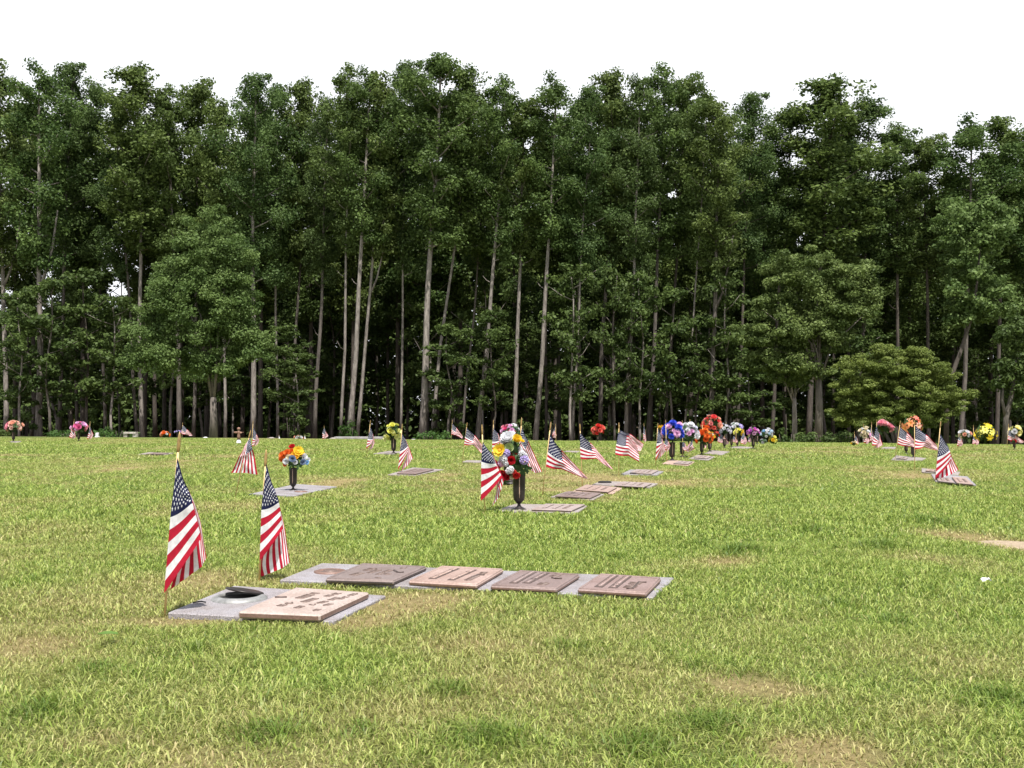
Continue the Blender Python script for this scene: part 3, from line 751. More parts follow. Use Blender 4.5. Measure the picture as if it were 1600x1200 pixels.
def bouquet(label, Y, cx, cy, w, h, pal, n=16, size=None, kinds=None, explicit=None, shape='dome', seed=0, group='artificial flower bouquets on the graves', baseY=None):
    """bouquet centred at picture point (cx, cy), w by h picture px, at distance Y"""
    s = Y / F; c = pos(cx, cy, Y); o = empty('bouquet', (c.x, c.y, c.z - h * s / 2)); tag(o, label, 'bouquet', group)
    r = random.Random(seed + int(cx)); rx, rz = w * s / 2, h * s / 2
    C0 = Vector((0, 0, rz))
    f = link('foliage', _fol[int(cx) % 3], o, C0); fk = .5 if shape == 'arch' else .9; f.scale = (rx * fk, rx * fk, rz * fk)
    if explicit:
        for (kind, col, c2, px, py, sz, dy) in explicit:
            b_ = link('blossom' if kind != 'leafspray' else 'leaf_spray', bloom(kind, col, c2), o)
            p = Vector(((px - cx) * s, dy, (cy - py) * s + rz)); b_.location = p
            d = (p - C0) + Vector((0, -.09, .02)); b_.rotation_euler = d.to_track_quat('Z', 'Y').to_euler(); k = sz * s / 2 * 1.18; b_.scale = (k, k, k)
        return o
    for k in range(n):
        ph = math.acos(1 - 1.45 * (k + .5) / n); t = k * 2.39996 + r.uniform(-.25, .25)
        if shape == 'spike': 
            zz = r.uniform(-.8, 1); d = Vector((math.cos(t) * (1.05 - .55 * (zz + 1) / 2), math.sin(t) * .8, zz))
        elif shape == 'arch':
            a = k / (n - 1) * 2.2; d = Vector((-.7 + 1.6 * k / (n - 1), r.uniform(-.25, .25), math.cos(a * .9) * .75 + r.uniform(-.15, .15)))
        else:
            d = Vector((math.sin(ph) * math.cos(t), math.sin(ph) * math.sin(t), math.cos(ph)))
        kind, col, c2 = pal[r.randrange(len(pal))] if not kinds else pal[kinds[k % len(kinds)]]
        q_ = r.uniform(.55, 1.0); p = Vector((d.x * rx * q_, d.y * rx * q_, d.z * rz * q_)) + C0
        b_ = link('blossom', bloom(kind, col, c2), o, p); dd = d.normalized() + Vector((0, -.15, .1))
        b_.rotation_euler = dd.to_track_quat('Z', 'Y').to_euler()
        k_ = (size or w * .22) * s * r.uniform(.6, 1.2) * .66; b_.scale = (k_, k_, k_)
    for k in range(4 if w > 12 else 2):
        a = r.uniform(0, 6.28); d = Vector((math.cos(a), -abs(math.sin(a)) * .6, r.uniform(-.7, .9))).normalized()
        b_ = link('leaf_spray', bloom('leafspray', LGR, YEL), o, Vector((d.x * rx * .8, d.y * rx * .8, d.z * rz * .8)) + C0)
        b_.rotation_euler = d.to_track_quat('Z', 'Y').to_euler(); k_ = min(w * .16, 5) * s; b_.scale = (k_, k_, k_)
    return o
WHT = (.82, .82, .84); YEL = (.85, .62, .05); GLD = (.86, .46, .04); PNK = (.85, .34, .44); RED = (.55, .02, .03); ORG = (.82, .20, .04)
LAV = (.55, .45, .78); BLU = (.05, .10, .62); MAG = (.75, .12, .55); COR = (.85, .20, .16); PEA = (.88, .50, .38); CRM = (.82, .74, .55); LBL = (.35, .6, .85)
LEM = (.86, .84, .22); BRN = (.22, .10, .02); STB = (.28, .36, .52); LPK = (.86, .55, .78); LGR = (.45, .55, .25)
# large bouquet
P, s = vase('large fluted brown vase holding the big mixed bouquet in the middle', 811, 797, 739)
big = []
def B(kind, col, x, y, sz, dy=-.05, c2=YEL): big.append((kind, col, c2, 740 + x / 7.5, 650 + y / 7.5, sz, dy))
B('daisy', YEL, 312, 395, 19, -.13, GLD); B('rose', YEL, 505, 275, 15, -.08, GLD); B('rose', WHT, 400, 265, 21, -.06); B('rose', WHT, 440, 225, 14, .02)
B('rose', LGR, 420, 375, 15, -.08); B('cluster', LAV, 385, 430, 13, -.12); B('cluster', WHT, 350, 500, 14, -.13); B('cluster', LPK, 325, 545, 12, -.12)
B('cluster', WHT, 375, 545, 11, -.13); B('rose', RED, 440, 510, 14, -.12); B('rose', RED, 470, 450, 11, -.06); B('rose', RED, 345, 660, 16, -.12); B('rose', RED, 300, 570, 11, -.06)
B('rose', RED, 385, 695, 12, -.10); B('cluster', WHT, 430, 620, 13, -.14); B('cluster', WHT, 400, 640, 9, -.14); B('cluster', LAV, 590, 510, 15, -.10); B('cluster', WHT, 565, 440, 12, -.08)
B('cluster', WHT, 545, 395, 10, -.05); B('cluster', WHT, 600, 470, 11, -.03); B('rose', (.75, .05, .05), 500, 675, 12, -.13); B('rose', COR, 470, 640, 9, -.13); B('rose', CRM, 450, 700, 8, -.12)
B('rose', YEL, 560, 300, 9, .03); B('rose', WHT, 360, 300, 12, -.04); B('leafspray', LGR, 500, 440, 18, -.07); B('leafspray', LGR, 520, 560, 20, -.05); B('leafspray', LGR, 440, 590, 14, -.08)
B('leafspray', LGR, 600, 590, 18, -.02); B('leafspray', LGR, 350, 740, 14, -.06); B('leafspray', LGR, 470, 370, 15, -.04); B('leafspray', LGR, 560, 620, 16, -.06); B('rose', RED, 270, 540, 9, 0)
bouquet('large bouquet of white, yellow, lavender and dark red blooms in the middle vase', P.y, 800, 710, 46, 70, None, explicit=big)
mb = MB(); mb.tube([(0, 0, 0), (.06, 0, .05), (.12, 0, .07), (.16, 0, .065)], [.004, .007, .008, .002], 6)
# bouquet behind it
bouquet('pink and purple bouquet rising behind the large mixed bouquet', 11.2, 797, 674, 34, 22, [('rose', PNK, YEL), ('rose', (.25, .14, .45), YEL), ('cluster', WHT, YEL), ('rose', LPK, YEL), ('rose', (.8, .12, .3), YEL)], 20, 8)
P2 = hit(797, 757)
vase('brown vase hidden behind the large mixed bouquet', 797, 756, 690)
P, s = vase('fluted brown vase holding the orange, yellow and blue bouquet', 458, 767, 731)
ob = []
def O(kind, col, x, y, sz, dy=-.05, c2=GLD): ob.append((kind, col, c2, 420 + x / 5.333, 660 + y / 5.333, sz, dy))
O('rose', RED, 195, 208, 10, 0); O('daisy', YEL, 255, 240, 15, -.06); O('daisy', GLD, 235, 270, 13, -.08); O('mum', ORG, 130, 275, 13, -.05); O('mum', ORG, 165, 255, 12, -.06); O('mum', ORG, 115, 300, 10, -.03)
O('rose', ORG, 200, 240, 9, -.05); O('rose', WHT, 165, 320, 10, -.10); O('rose', CRM, 185, 290, 10, -.08); O('rose', STB, 220, 298, 11, -.12); O('rose', WHT, 240, 325, 8, -.11); O('rose', STB, 295, 325, 10, -.08)
O('rose', WHT, 300, 285, 10, -.04); O('rose', LBL, 320, 330, 8, -.05); O('rose', WHT, 325, 310, 7, 0); O('mum', ORG, 140, 345, 8, -.02); O('leafspray', LGR, 200, 350, 11, -.08); O('leafspray', LGR, 260, 350, 12, -.08); O('daisy', YEL, 275, 265, 10, -.02)
bouquet('orange, yellow, white and slate-blue bouquet on a plain granite base', P.y, 459, 715, 42, 32, None, explicit=ob)
P, s = vase('brown vase holding the cone of yellow roses', 615, 709, 684)
bouquet('cone of pale yellow roses in a vase left of centre', P.y, 614, 675, 27, 33, [('rose', LEM, YEL), ('rose', (.86, .86, .4), YEL)], 30, 7, shape='spike')
P, s = vase('brown vase under the peach-pink dome bouquet at the far left', 21, 690, 675)
bouquet('dome of peach and pink blooms, leftmost bouquet', P.y, 22, 667, 24, 19, [('rose', PEA, YEL), ('rose', PNK, YEL), ('rose', (.88, .62, .55), YEL)], 18, 8)
P, s = vase('brown vase under the bright pink dome bouquet on the far left', 123, 689, 676)
bouquet('dome of bright pink blooms beside a small flag, second bouquet from the left', P.y, 124, 668, 23, 18, [('rose', PNK, YEL), ('rose', LPK, YEL), ('rose', (.8, .2, .42), YEL)], 18, 8)
bouquet('purple ribbon-like blooms touching the finial of the nearest flag', 33, 278, 675, 9, 4, [('rose', (.45, .2, .7), YEL), ('rose', LAV, YEL)], 6, 3.5)
bouquet('round red bouquet on the crest left of the flower row', 34, 934, 673, 18, 18, [('rose', (.72, .06, .05), YEL), ('rose', COR, YEL)], 16, 7)
vase('brown vase under the round red bouquet on the crest', 934, 690.5, 679)
Pb, s = vase('brown vase under the blue and pink bouquet', 1050, 720, 691)
bouquet('bouquet of royal blue and pink balls at the head of the flower row', Pb.y, 1051, 675, 37, 34, [('mum', BLU, YEL), ('mum', LPK, YEL), ('mum', (.04, .16, .7), YEL)], 30, 9.0, kinds=[0, 1])
bouquet('small yellow blooms peeking from behind the blue and pink bouquet', Pb.y + .8, 1033, 669, 10, 8, [('rose', GLD, YEL), ('rose', YEL, YEL)], 8, 4)
P, s = vase('brown vase under the white and lilac bouquet', 1066, 714, 691)
bouquet('white and lilac bouquet right behind the blue one', P.y, 1076, 677, 32, 32, [('mum', WHT, YEL), ('mum', (.78, .78, .88), YEL), ('rose', LPK, YEL)], 22, 9)
P, s = vase('brown vase under the orange bouquet', 1096.5, 710, 692)
bouquet('bright orange bouquet in the flower row', P.y, 1100, 683, 26, 32, [('mum', ORG, YEL), ('lily', (.85, .3, .05), YEL), ('rose', (.8, .16, .03), YEL)], 18, 8.5)
bouquet('cream and yellow blooms tucked under the tall red bouquet', P.y + .6, 1111, 681, 9, 12, [('rose', CRM, YEL), ('rose', YEL, YEL)], 7, 4.5)
P, s = vase('brown vase under the tall red and peach bouquet', 1109, 706, 686)
bouquet('tallest bouquet of red and peach blooms in the flower row', P.y + 1.0, 1113, 664, 30, 30, [('rose', (.78, .10, .10), YEL), ('rose', PEA, YEL), ('rose', COR, YEL), ('rose', (.85, .35, .35), YEL)], 26, 8)
bouquet('red blooms hanging below the tall peach bouquet', P.y + .5, 1120, 680, 10, 14, [('rose', RED, YEL), ('rose', COR, YEL)], 8, 5)
P, s = vase('urn with narrow foot under the white and grey bouquet', 1132, 700, 686)
bouquet('white and grey-lavender bouquet right of the tall red one', P.y, 1133, 671, 16, 18, [('rose', WHT, YEL), ('rose', (.7, .68, .75), YEL)], 14, 6)
P, s = vase('brown vase under the white and violet bouquet', 1143, 698, 685)
bouquet('white and violet bouquet in the middle of the far flower row', P.y, 1150, 669, 22, 18, [('rose', WHT, YEL), ('lily', (.4, .35, .75), YEL), ('cluster', LAV, YEL)], 16, 6)
P, s = vase('brown vase under the small yellow bouquet', 1152, 698, 684)
bouquet('small lemon yellow bouquet in the far flower row', P.y - .3, 1154, 675, 13, 12, [('rose', LEM, YEL), ('rose', YEL, YEL)], 11, 5)
P, s = vase('brown vase under the magenta bouquet', 1177, 701, 685)
bouquet('magenta and pink bouquet at the end of the vases', P.y, 1177, 675, 20, 14, [('rose', MAG, YEL), ('rose', LPK, YEL), ('rose', (.7, .2, .7), YEL)], 16, 6)
vase('brown vase just behind the magenta bouquet', 1183, 694, 681)
bouquet('pale blue and white bouquet right of the magenta one', 27, 1198, 678, 20, 16, [('rose', LBL, YEL), ('rose', WHT, YEL), ('cluster', (.6, .75, .9), YEL)], 16, 6)
bouquet('small white blooms low at the crest below the pale blue bouquet', 27.5, 1193, 690, 12, 8, [('rose', WHT, YEL), ('leafspray', LGR, YEL)], 8, 4)
bouquet('low yellow bouquet at the right end of the far flower row', 27, 1208, 688, 14, 13, [('rose', YEL, YEL), ('rose', LEM, YEL)], 12, 5)
# right group
bouquet('pastel bouquet of cream, pink and pale green behind the small flags', 26.5, 1351, 678, 18, 20, [('rose', CRM, YEL), ('rose', LPK, YEL), ('leafspray', LGR, YEL), ('cluster', WHT, YEL)], 16, 6)
bouquet('tiny yellow blooms at ground level left of the pastel bouquet', 27, 1334, 693, 8, 7, [('rose', YEL, YEL), ('rose', CRM, YEL)], 7, 3.5)
bouquet('arching spray of salmon-pink blooms right of the wide drooping flag', 25.5, 1385, 669, 34, 26, [('mum', (.88, .40, .46), YEL), ('mum', (.88, .46, .50), YEL), ('mum', PNK, YEL)], 20, 8.5, shape='arch')
P, s = vase('left brown vase under the coral lilies', 1416, 709, 692)
P, s = vase('right brown vase under the coral lilies', 1427, 715, 694)
bouquet('coral and orange lilies with long pointed petals', P.y, 1426, 664, 33, 32, [('lily', COR, YEL), ('lily', (.88, .35, .15), YEL), ('lily', (.82, .15, .12), YEL), ('lily', PEA, YEL)], 14, 10.5)
bouquet('white and pale pink bouquet near the right edge', 25, 1508, 680, 19, 18, [('rose', WHT, YEL), ('rose', PEA, YEL), ('rose', CRM, YEL)], 13, 6)
bouquet('bright yellow lily bouquet near the right edge', 24.5, 1539, 677, 33, 30, [('lily', YEL, YEL), ('lily', (.88, .7, .05), YEL), ('lily', LEM, YEL)], 16, 10)
P, s = vase('dark vase under the pale yellow daisies at the right edge', 1585, 702, 689)
bouquet('pale yellow daisies over red blooms at the right edge', P.y, 1586, 675, 20, 22, [('daisy', (.86, .8, .35), GLD), ('daisy', LEM, GLD), ('rose', WHT, YEL)], 12, 7)
bouquet('dark red blooms at the lip of the right-edge vase', P.y - .2, 1584, 689, 8, 5, [('rose', RED, YEL)], 6, 3.5)
bouquet('peach and white grave flowers low behind the crest left of the maple', 47, 257, 679, 14, 9, [('rose', PEA, YEL), ('rose', WHT, YEL), ('rose', ORG, YEL)], 10, 5)
bouquet('low reddish bouquet behind the crest between two tiny white flags', 46, 467, 684, 13, 7, [('rose', (.6, .15, .1), YEL), ('rose', PEA, YEL), ('rose', WHT, YEL)], 10, 4)

# ------------------------------------------------------------------ small things at the crest
def solid(name, label, cat, parts, Y, px, py, group=None):
    P = pos(px, py, Y); P.z = float(gz(P.x, Y)); s = Y / F
    o = empty(name, P); tag(o, label, cat, group)
    return o, s
M['stone'] = granite('pale_headstone', (.45, .41, .38)); M['ledge'] = granite('grey_ledge_stone', (.30, .29, .29)); M['statue'] = simple('brown_statue', (.22, .12, .08), .7, bmp=.3)
M['wstone'] = simple('white_stone', (.75, .73, .7), .6)
def headstone(label, px, top, w, Y, mat='stone', round_=True, group='small headstones behind the crest'):
    P = pos(px, top, Y); zt = P.z; g0 = float(gz(P.x, Y)); H = zt - g0; W = w * Y / F
    o = empty('headstone', (P.x, Y, g0)); tag(o, label, 'headstone', group)
    bm = bmesh.new(); n = 10; pr = [(-W / 2, 0)] + [(-W / 2 * math.cos(math.pi * k / n), H - W * .28 + W * .28 * math.sin(math.pi * k / n)) for k in range(n + 1)] + [(W / 2, 0)]
    f = bm.faces.new([bm.verts.new((x, -.07, z)) for x, z in pr]); e = bmesh.ops.extrude_face_region(bm, geom=[f])
    for v in [g for g in e['geom'] if isinstance(g, bmesh.types.BMVert)]: v.co.y = .07
    bmesh.ops.recalc_face_normals(bm, faces=bm.faces); me_ = bpy.data.meshes.new('tablet'); bm.to_mesh(me_); bm.free(); me_.materials.append(M[mat]); link('tablet', me_, o)
    link('plinth', prism([Vector((-W * .65, -.13, 0)), Vector((W * .65, -.13, 0)), Vector((W * .65, .13, 0)), Vector((-W * .65, .13, 0))], 0, H * .25, [M[mat]], .01), o)
headstone('small rounded pale headstone left of the low grey ledge', 520, 683.5, 8, 46)
headstone('beige rounded headstone top showing below the wood left of the tiny white flags', 424, 683, 9, 47, 'stone')
headstone('small white stone behind the crest beneath the left hedge', 152, 676, 3.5, 46, 'wstone')
headstone('low white stone at the crest left of the maple trunk', 321, 682.5, 5, 47, 'wstone')
headstone('low white stone right of the yellow rose cone', 646, 686, 4, 46, 'wstone')
for lb, px, tp in (('tiny white pennant left of the low reddish bouquet', 436, 680), ('tiny white pennant right of the low reddish bouquet', 476, 680)):
    P = pos(px, tp, 46); g0 = float(gz(P.x, 46)); H = P.z - g0; o = empty('pennant', (P.x, 46, g0)); tag(o, lb, 'pennant', 'tiny white pennants behind the crest')
    mb = MB(); mb.tube([(0, 0, 0), (0, 0, H)], [.006, .005], 6); link('stick', mb.mesh('stick', M['stick']), o)
    mb = MB(); mb.add([(0, -.01, H - .02), (.10, .02, H - .26), (-.04, 0, H - .3), (.03, -.03, H - .16)], [(0, 3, 1), (0, 2, 3), (3, 2, 1)]); link('pennant_cloth', mb.mesh('pennant_cloth', M['white']), o)
# long low stone ledge
p0 = pos(524, 683, 50); p1 = pos(600, 683, 50); g0 = float(gz(p0.x, 50)) - .1
o = empty('stone_ledge', ((p0.x + p1.x) / 2, 50, g0)); tag(o, 'long low grey stone ledge at the crest left of the yellow roses', 'stone ledge'); hw = (p1.x - p0.x) / 2; zt = p0.z - g0
link('ledge_top', prism([Vector((-hw, -.4, 0)), Vector((hw, -.4, 0)), Vector((hw, .4, 0)), Vector((-hw, .4, 0))], zt - .12, zt + .02, [M['ledge']], .02), o)
link('ledge_body', prism([Vector((-hw * .98, -.35, 0)), Vector((hw * .98, -.35, 0)), Vector((hw * .98, .35, 0)), Vector((-hw * .98, .35, 0))], 0, zt - .121, [M['ledge']], .01), o)
# stone bench far left
Yb = 50; p0 = pos(195, 675, Yb); p1 = pos(214, 675, Yb); g0 = float(gz(p0.x, Yb)); zt = p0.z - g0
o = empty('stone_bench', ((p0.x + p1.x) / 2, Yb, g0)); tag(o, 'small pale stone bench in front of the hedge at the far left', 'bench'); hw = (p1.x - p0.x) / 2
link('seat', prism([Vector((-hw, -.2, 0)), Vector((hw, -.2, 0)), Vector((hw, .2, 0)), Vector((-hw, .2, 0))], zt - .09, zt, [M['stone']], .012), o)
for sx in (-1, 1):
    link('leg', prism([Vector((sx * hw * .75 - .09, -.15, 0)), Vector((sx * hw * .75 + .09, -.15, 0)), Vector((sx * hw * .75 + .09, .15, 0)), Vector((sx * hw * .75 - .09, .15, 0))], 0, zt - .091, [M['stone']], .01), o)
# brown wooden cross with a white vase foot
Pc = hit(373, 693); s = Pc.y / F; o = empty('cross_statue', Pc); tag(o, 'small brown angel-like cross on a white foot at the crest, right of the maple trunk', 'statue')
mb = MB(); mb.lathe([(.0001, 0), (.07, 0), (.075, .03), (.05, .09), (.03, .12), (.0001, .121)], 16); link('foot', mb.mesh('foot', M['wstone'], True), o)
mb = MB(); mb.lathe([(.0001, .115), (.05, .12), (.045, .22), (.035, .3), (.05, .34), (.03, .37), (.02, .385), (.045, .41), (.05, .44), (.035, .47), (.0001, .48)], 14); link('figure', mb.mesh('figure', M['statue'], True), o)
mb = MB(); mb.tube([(-.14, 0, .33), (-.06, 0, .32), (0, 0, .30), (.06, 0, .32), (.14, 0, .33)], [.02, .035, .03, .035, .02], 8); link('arms', mb.mesh('arms', M['statue'], True), o)
# scrap and leaf in the lawn
P = hit(1540, 909, .02); o = tag(empty('paper_scrap', P), 'crumpled white scrap lying in the grass on the right', 'litter')
mb = MB(); r = random.Random(4); g = [[(i * .009 - .018 + r.uniform(-.004, .004), j * .009 - .013, r.uniform(0, .018)) for i in range(5)] for j in range(4)]
mb.add([p for row in g for p in row], [(j * 5 + i, j * 5 + i + 1, j * 5 + i + 6, j * 5 + i + 5) for j in range(3) for i in range(4)]); link('crumpled_sheet', mb.mesh('crumpled_sheet', M['white']), o)
P = hit(184, 993, .022); o = tag(empty('fallen_leaf', P), 'single broad green leaf lying on the grass in the left foreground', 'leaf')
mb = MB(); petal(mb, .06, .035, -.2, R(200), .25, 0, 0, 0, .1); link('leaf_blade', mb.mesh('leaf_blade', thin('fallen_leaf_green', (.12, .22, .04), .3)), o)

# ------------------------------------------------------------------ trees
def leafmat(name, c, c2, alt, k=.45): return thin(name, c, .38, .6, .22, attr='rnd', c2=c2, big=True, bigc=alt, bigs=k)
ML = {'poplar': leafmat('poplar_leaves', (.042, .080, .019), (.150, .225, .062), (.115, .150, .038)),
      'gum': leafmat('sweetgum_leaves', (.040, .076, .019), (.130, .198, .058), (.09, .12, .035)),
      'tulip': leafmat('tulip_tree_leaves', (.055, .092, .020), (.172, .235, .062), (.12, .15, .04)),
      'maple': leafmat('maple_leaves', (.075, .125, .032), (.18, .255, .078), (.1, .14, .03), .1),
      'olive': leafmat('oak_leaves', (.072, .110, .026), (.20, .26, .080), (.10, .13, .04), .2),
      'dogwood': leafmat('dogwood_leaves', (.105, .145, .030), (.21, .26, .062), (.13, .15, .03), .1),
      'under': leafmat('understorey_leaves', (.038, .070, .016), (.130, .190, .050), (.08, .11, .028)),
      'hedge': leafmat('hedge_leaves', (.04, .09, .018), (.09, .17, .04), (.05, .09, .02), .1)}
def barkmat(name, c1, c2):
    m, nt, b = newmat(name); tc = N(nt, 'ShaderNodeTexCoord'); mp = N(nt, 'ShaderNodeMapping'); mp.inputs['Scale'].default_value = (3, 3, .6)
    n = N(nt, 'ShaderNodeTexNoise'); n.inputs['Scale'].default_value = 2.2; n.inputs['Detail'].default_value = 6; n.inputs['Roughness'].default_value = .75
    nt.links.new(tc.outputs['Object'], mp.inputs[0]); nt.links.new(mp.outputs[0], n.inputs['Vector'])
    r = ramp(nt, n.outputs['Fac'], [(.35, c1), (.6, c2)]); nt.links.new(r.outputs[0], b.inputs['Base Color']); b.inputs['Roughness'].default_value = .9
    bump(nt, b, n.outputs['Fac'], .8, .05); return m
MBK = {'pale': barkmat('pale_grey_bark', (.075, .062, .053), (.315, .275, .24)), 'grey': barkmat('grey_brown_bark', (.05, .042, .035), (.155, .13, .11)), 'dark': barkmat('dark_bark', (.035, .028, .022), (.10, .08, .065))}

def leaves(centers, radii, per, size, g, flat=.75, upbias=.5):
    """leaf-sized faces scattered through clumps"""
    n = len(centers) * per
    c = np.repeat(centers, per, 0); rr = np.repeat(radii, per)[:, None]
    d = g.normal(size=(n, 3)); d /= np.linalg.norm(d, axis=1)[:, None]
    rad = (g.random((n, 1)) ** .45)
    p = c + d * rad * rr * np.array([1, 1, flat])
    nr = d * .7 + g.normal(size=(n, 3)) * .6 + np.array([0, 0, upbias]); nr /= np.linalg.norm(nr, axis=1)[:, None]
    a = np.cross(nr, g.normal(size=(n, 3))); a /= np.linalg.norm(a, axis=1)[:, None] + 1e-9
    b = np.cross(nr, a); s = size * g.uniform(.6, 1.3, (n, 1))
    V = np.stack([p - a * s * .55, p - b * s * .36 + nr * s * .08, p + a * s * .6, p + b * s * .36 + nr * s * .08], 1).reshape(-1, 3)
    Fq = np.arange(n * 4).reshape(n, 4)
    # tint per clump and per leaf
    t = np.clip(np.repeat(g.uniform(.0, .85, len(centers)), per) + g.normal(0, .2, n), 0, 1)
    return V, Fq, np.repeat(t, 4)
def crown_mesh(name, seed, H, Rad, mat, limbs=16, cl=7, per=60, size=.24, prof=None, crad=.75, flat=.7):
    g = np.random.default_rng(seed); cs, rs, lims = [], [], []
    prof = prof or (lambda t: (.45 + 1.0 * t) if t < .45 else (1.0 * (1 - ((t - .45) / .62) ** 3)))
    for i in range(limbs):
        t = (i + g.uniform(.1, .9)) / limbs; th = i * 2.4 + g.uniform(-.5, .5); L = Rad * max(prof(t), .12) * g.uniform(.65, 1.2)
        z0 = t * H * .93; rise = g.uniform(.1, .55) * (1 - t * .3); end = np.array([math.cos(th) * L, math.sin(th) * L, z0 + L * rise])
        lims.append(((0, 0, z0 - L * .35), tuple(end)))
        for k in range(cl):
            f = g.uniform(.08, 1.08)
            cs.append(np.array([0, 0, z0 - L * .1]) * (1 - f) + end * f + g.normal(size=3) * np.array([.5, .5, .4]) * crad * .9); rs.append(crad * g.uniform(.55, 1.25) * (.65 + .35 * max(prof(t), .3)))
    for k in range(4): cs.append(np.array([g.normal() * .4, g.normal() * .4, H * g.uniform(.88, .99)])); rs.append(crad * .7)
    V, Fq, t = leaves(np.array(cs), np.array(rs), per, size, g, flat)
    return mesh_np(name, V, Fq, [ML[mat]], attrs={'rnd': t}), lims
CROWN = [crown_mesh('crown', 100 + k, 16.5, 2.9, ['poplar', 'tulip', 'gum'][k % 3], limbs=17 + k % 5, cl=9, per=[105, 96, 125][k % 3], size=[.215, .24, .185][k % 3], crad=.98, flat=.8) for k in range(8)]
UNDER = [crown_mesh('crown', 200 + k, 7.5, 1.9, 'under', limbs=11, cl=5, per=66, size=.195, crad=.62, flat=.55) for k in range(5)]

def trunk_mesh(r0, H, top, lean, seed, bark, crown0, fork=False, lims=None, kx=1, kz=1, zoff=0, wig=.12):
    rr = random.Random(seed); mb = MB(); n = 12; pts = []
    for i in range(n + 1):
        t = i / n; w = wig * math.sin(t * 5 + seed) + wig * .5 * math.sin(t * 11 + seed * 2)
        pts.append(Vector((lean * t + w * (1 - .5 * t) * min(1, t * 4), wig * math.cos(t * 6 + seed) * t, H * t - .15 * (i == 0))))
    rad = [r0 * (1.25 if i == 0 else 1) * (1 - .8 * (i / n) ** 1.1) + .015 for i in range(n + 1)]
    mb.tube(pts, rad, 9)
    if fork:
        i0 = int(n * .42); p = pts[i0]; 
        mb.tube([p, p + Vector((.5, 0, 1.2)), p + Vector((.9, .1, 3.0)), p + Vector((1.3, 0, 5.5))], [rad[i0] * .7, rad[i0] * .65, rad[i0] * .5, .05], 7)
    at = lambda z: pts[min(max(int(z / H * n), 0), n - 1)].lerp(pts[min(max(int(z / H * n), 0), n - 1) + 1], (z / H * n) % 1 if z < H else 1)
    for k in range(rr.randrange(0, 3)):   # dead stubs and low twigs
        z = rr.uniform(.25, .5) * H; th = rr.uniform(0, 6.28); p = at(z); L = rr.uniform(.4, 1.3)
        mb.tube([p, p + Vector((math.cos(th) * L * .6, math.sin(th) * L * .6, L * .3)), p + Vector((math.cos(th) * L, math.sin(th) * L, L * .8))], [.03, .022, .01], 5)
    if lims:
        for (a, b_) in lims:
            z = min(max(zoff + a[2] * kz, .5), H * .97); p = at(z); e = Vector((top[0] + b_[0] * kx, top[1] + b_[1] * kx, zoff + b_[2] * kz))
            mb.tube([p, p.lerp(e, .5) + Vector((0, 0, -.1)), e], [max(.03, r0 * .3), max(.025, r0 * .2), .012], 5)
    return mb.mesh('trunk', MBK[bark], True)

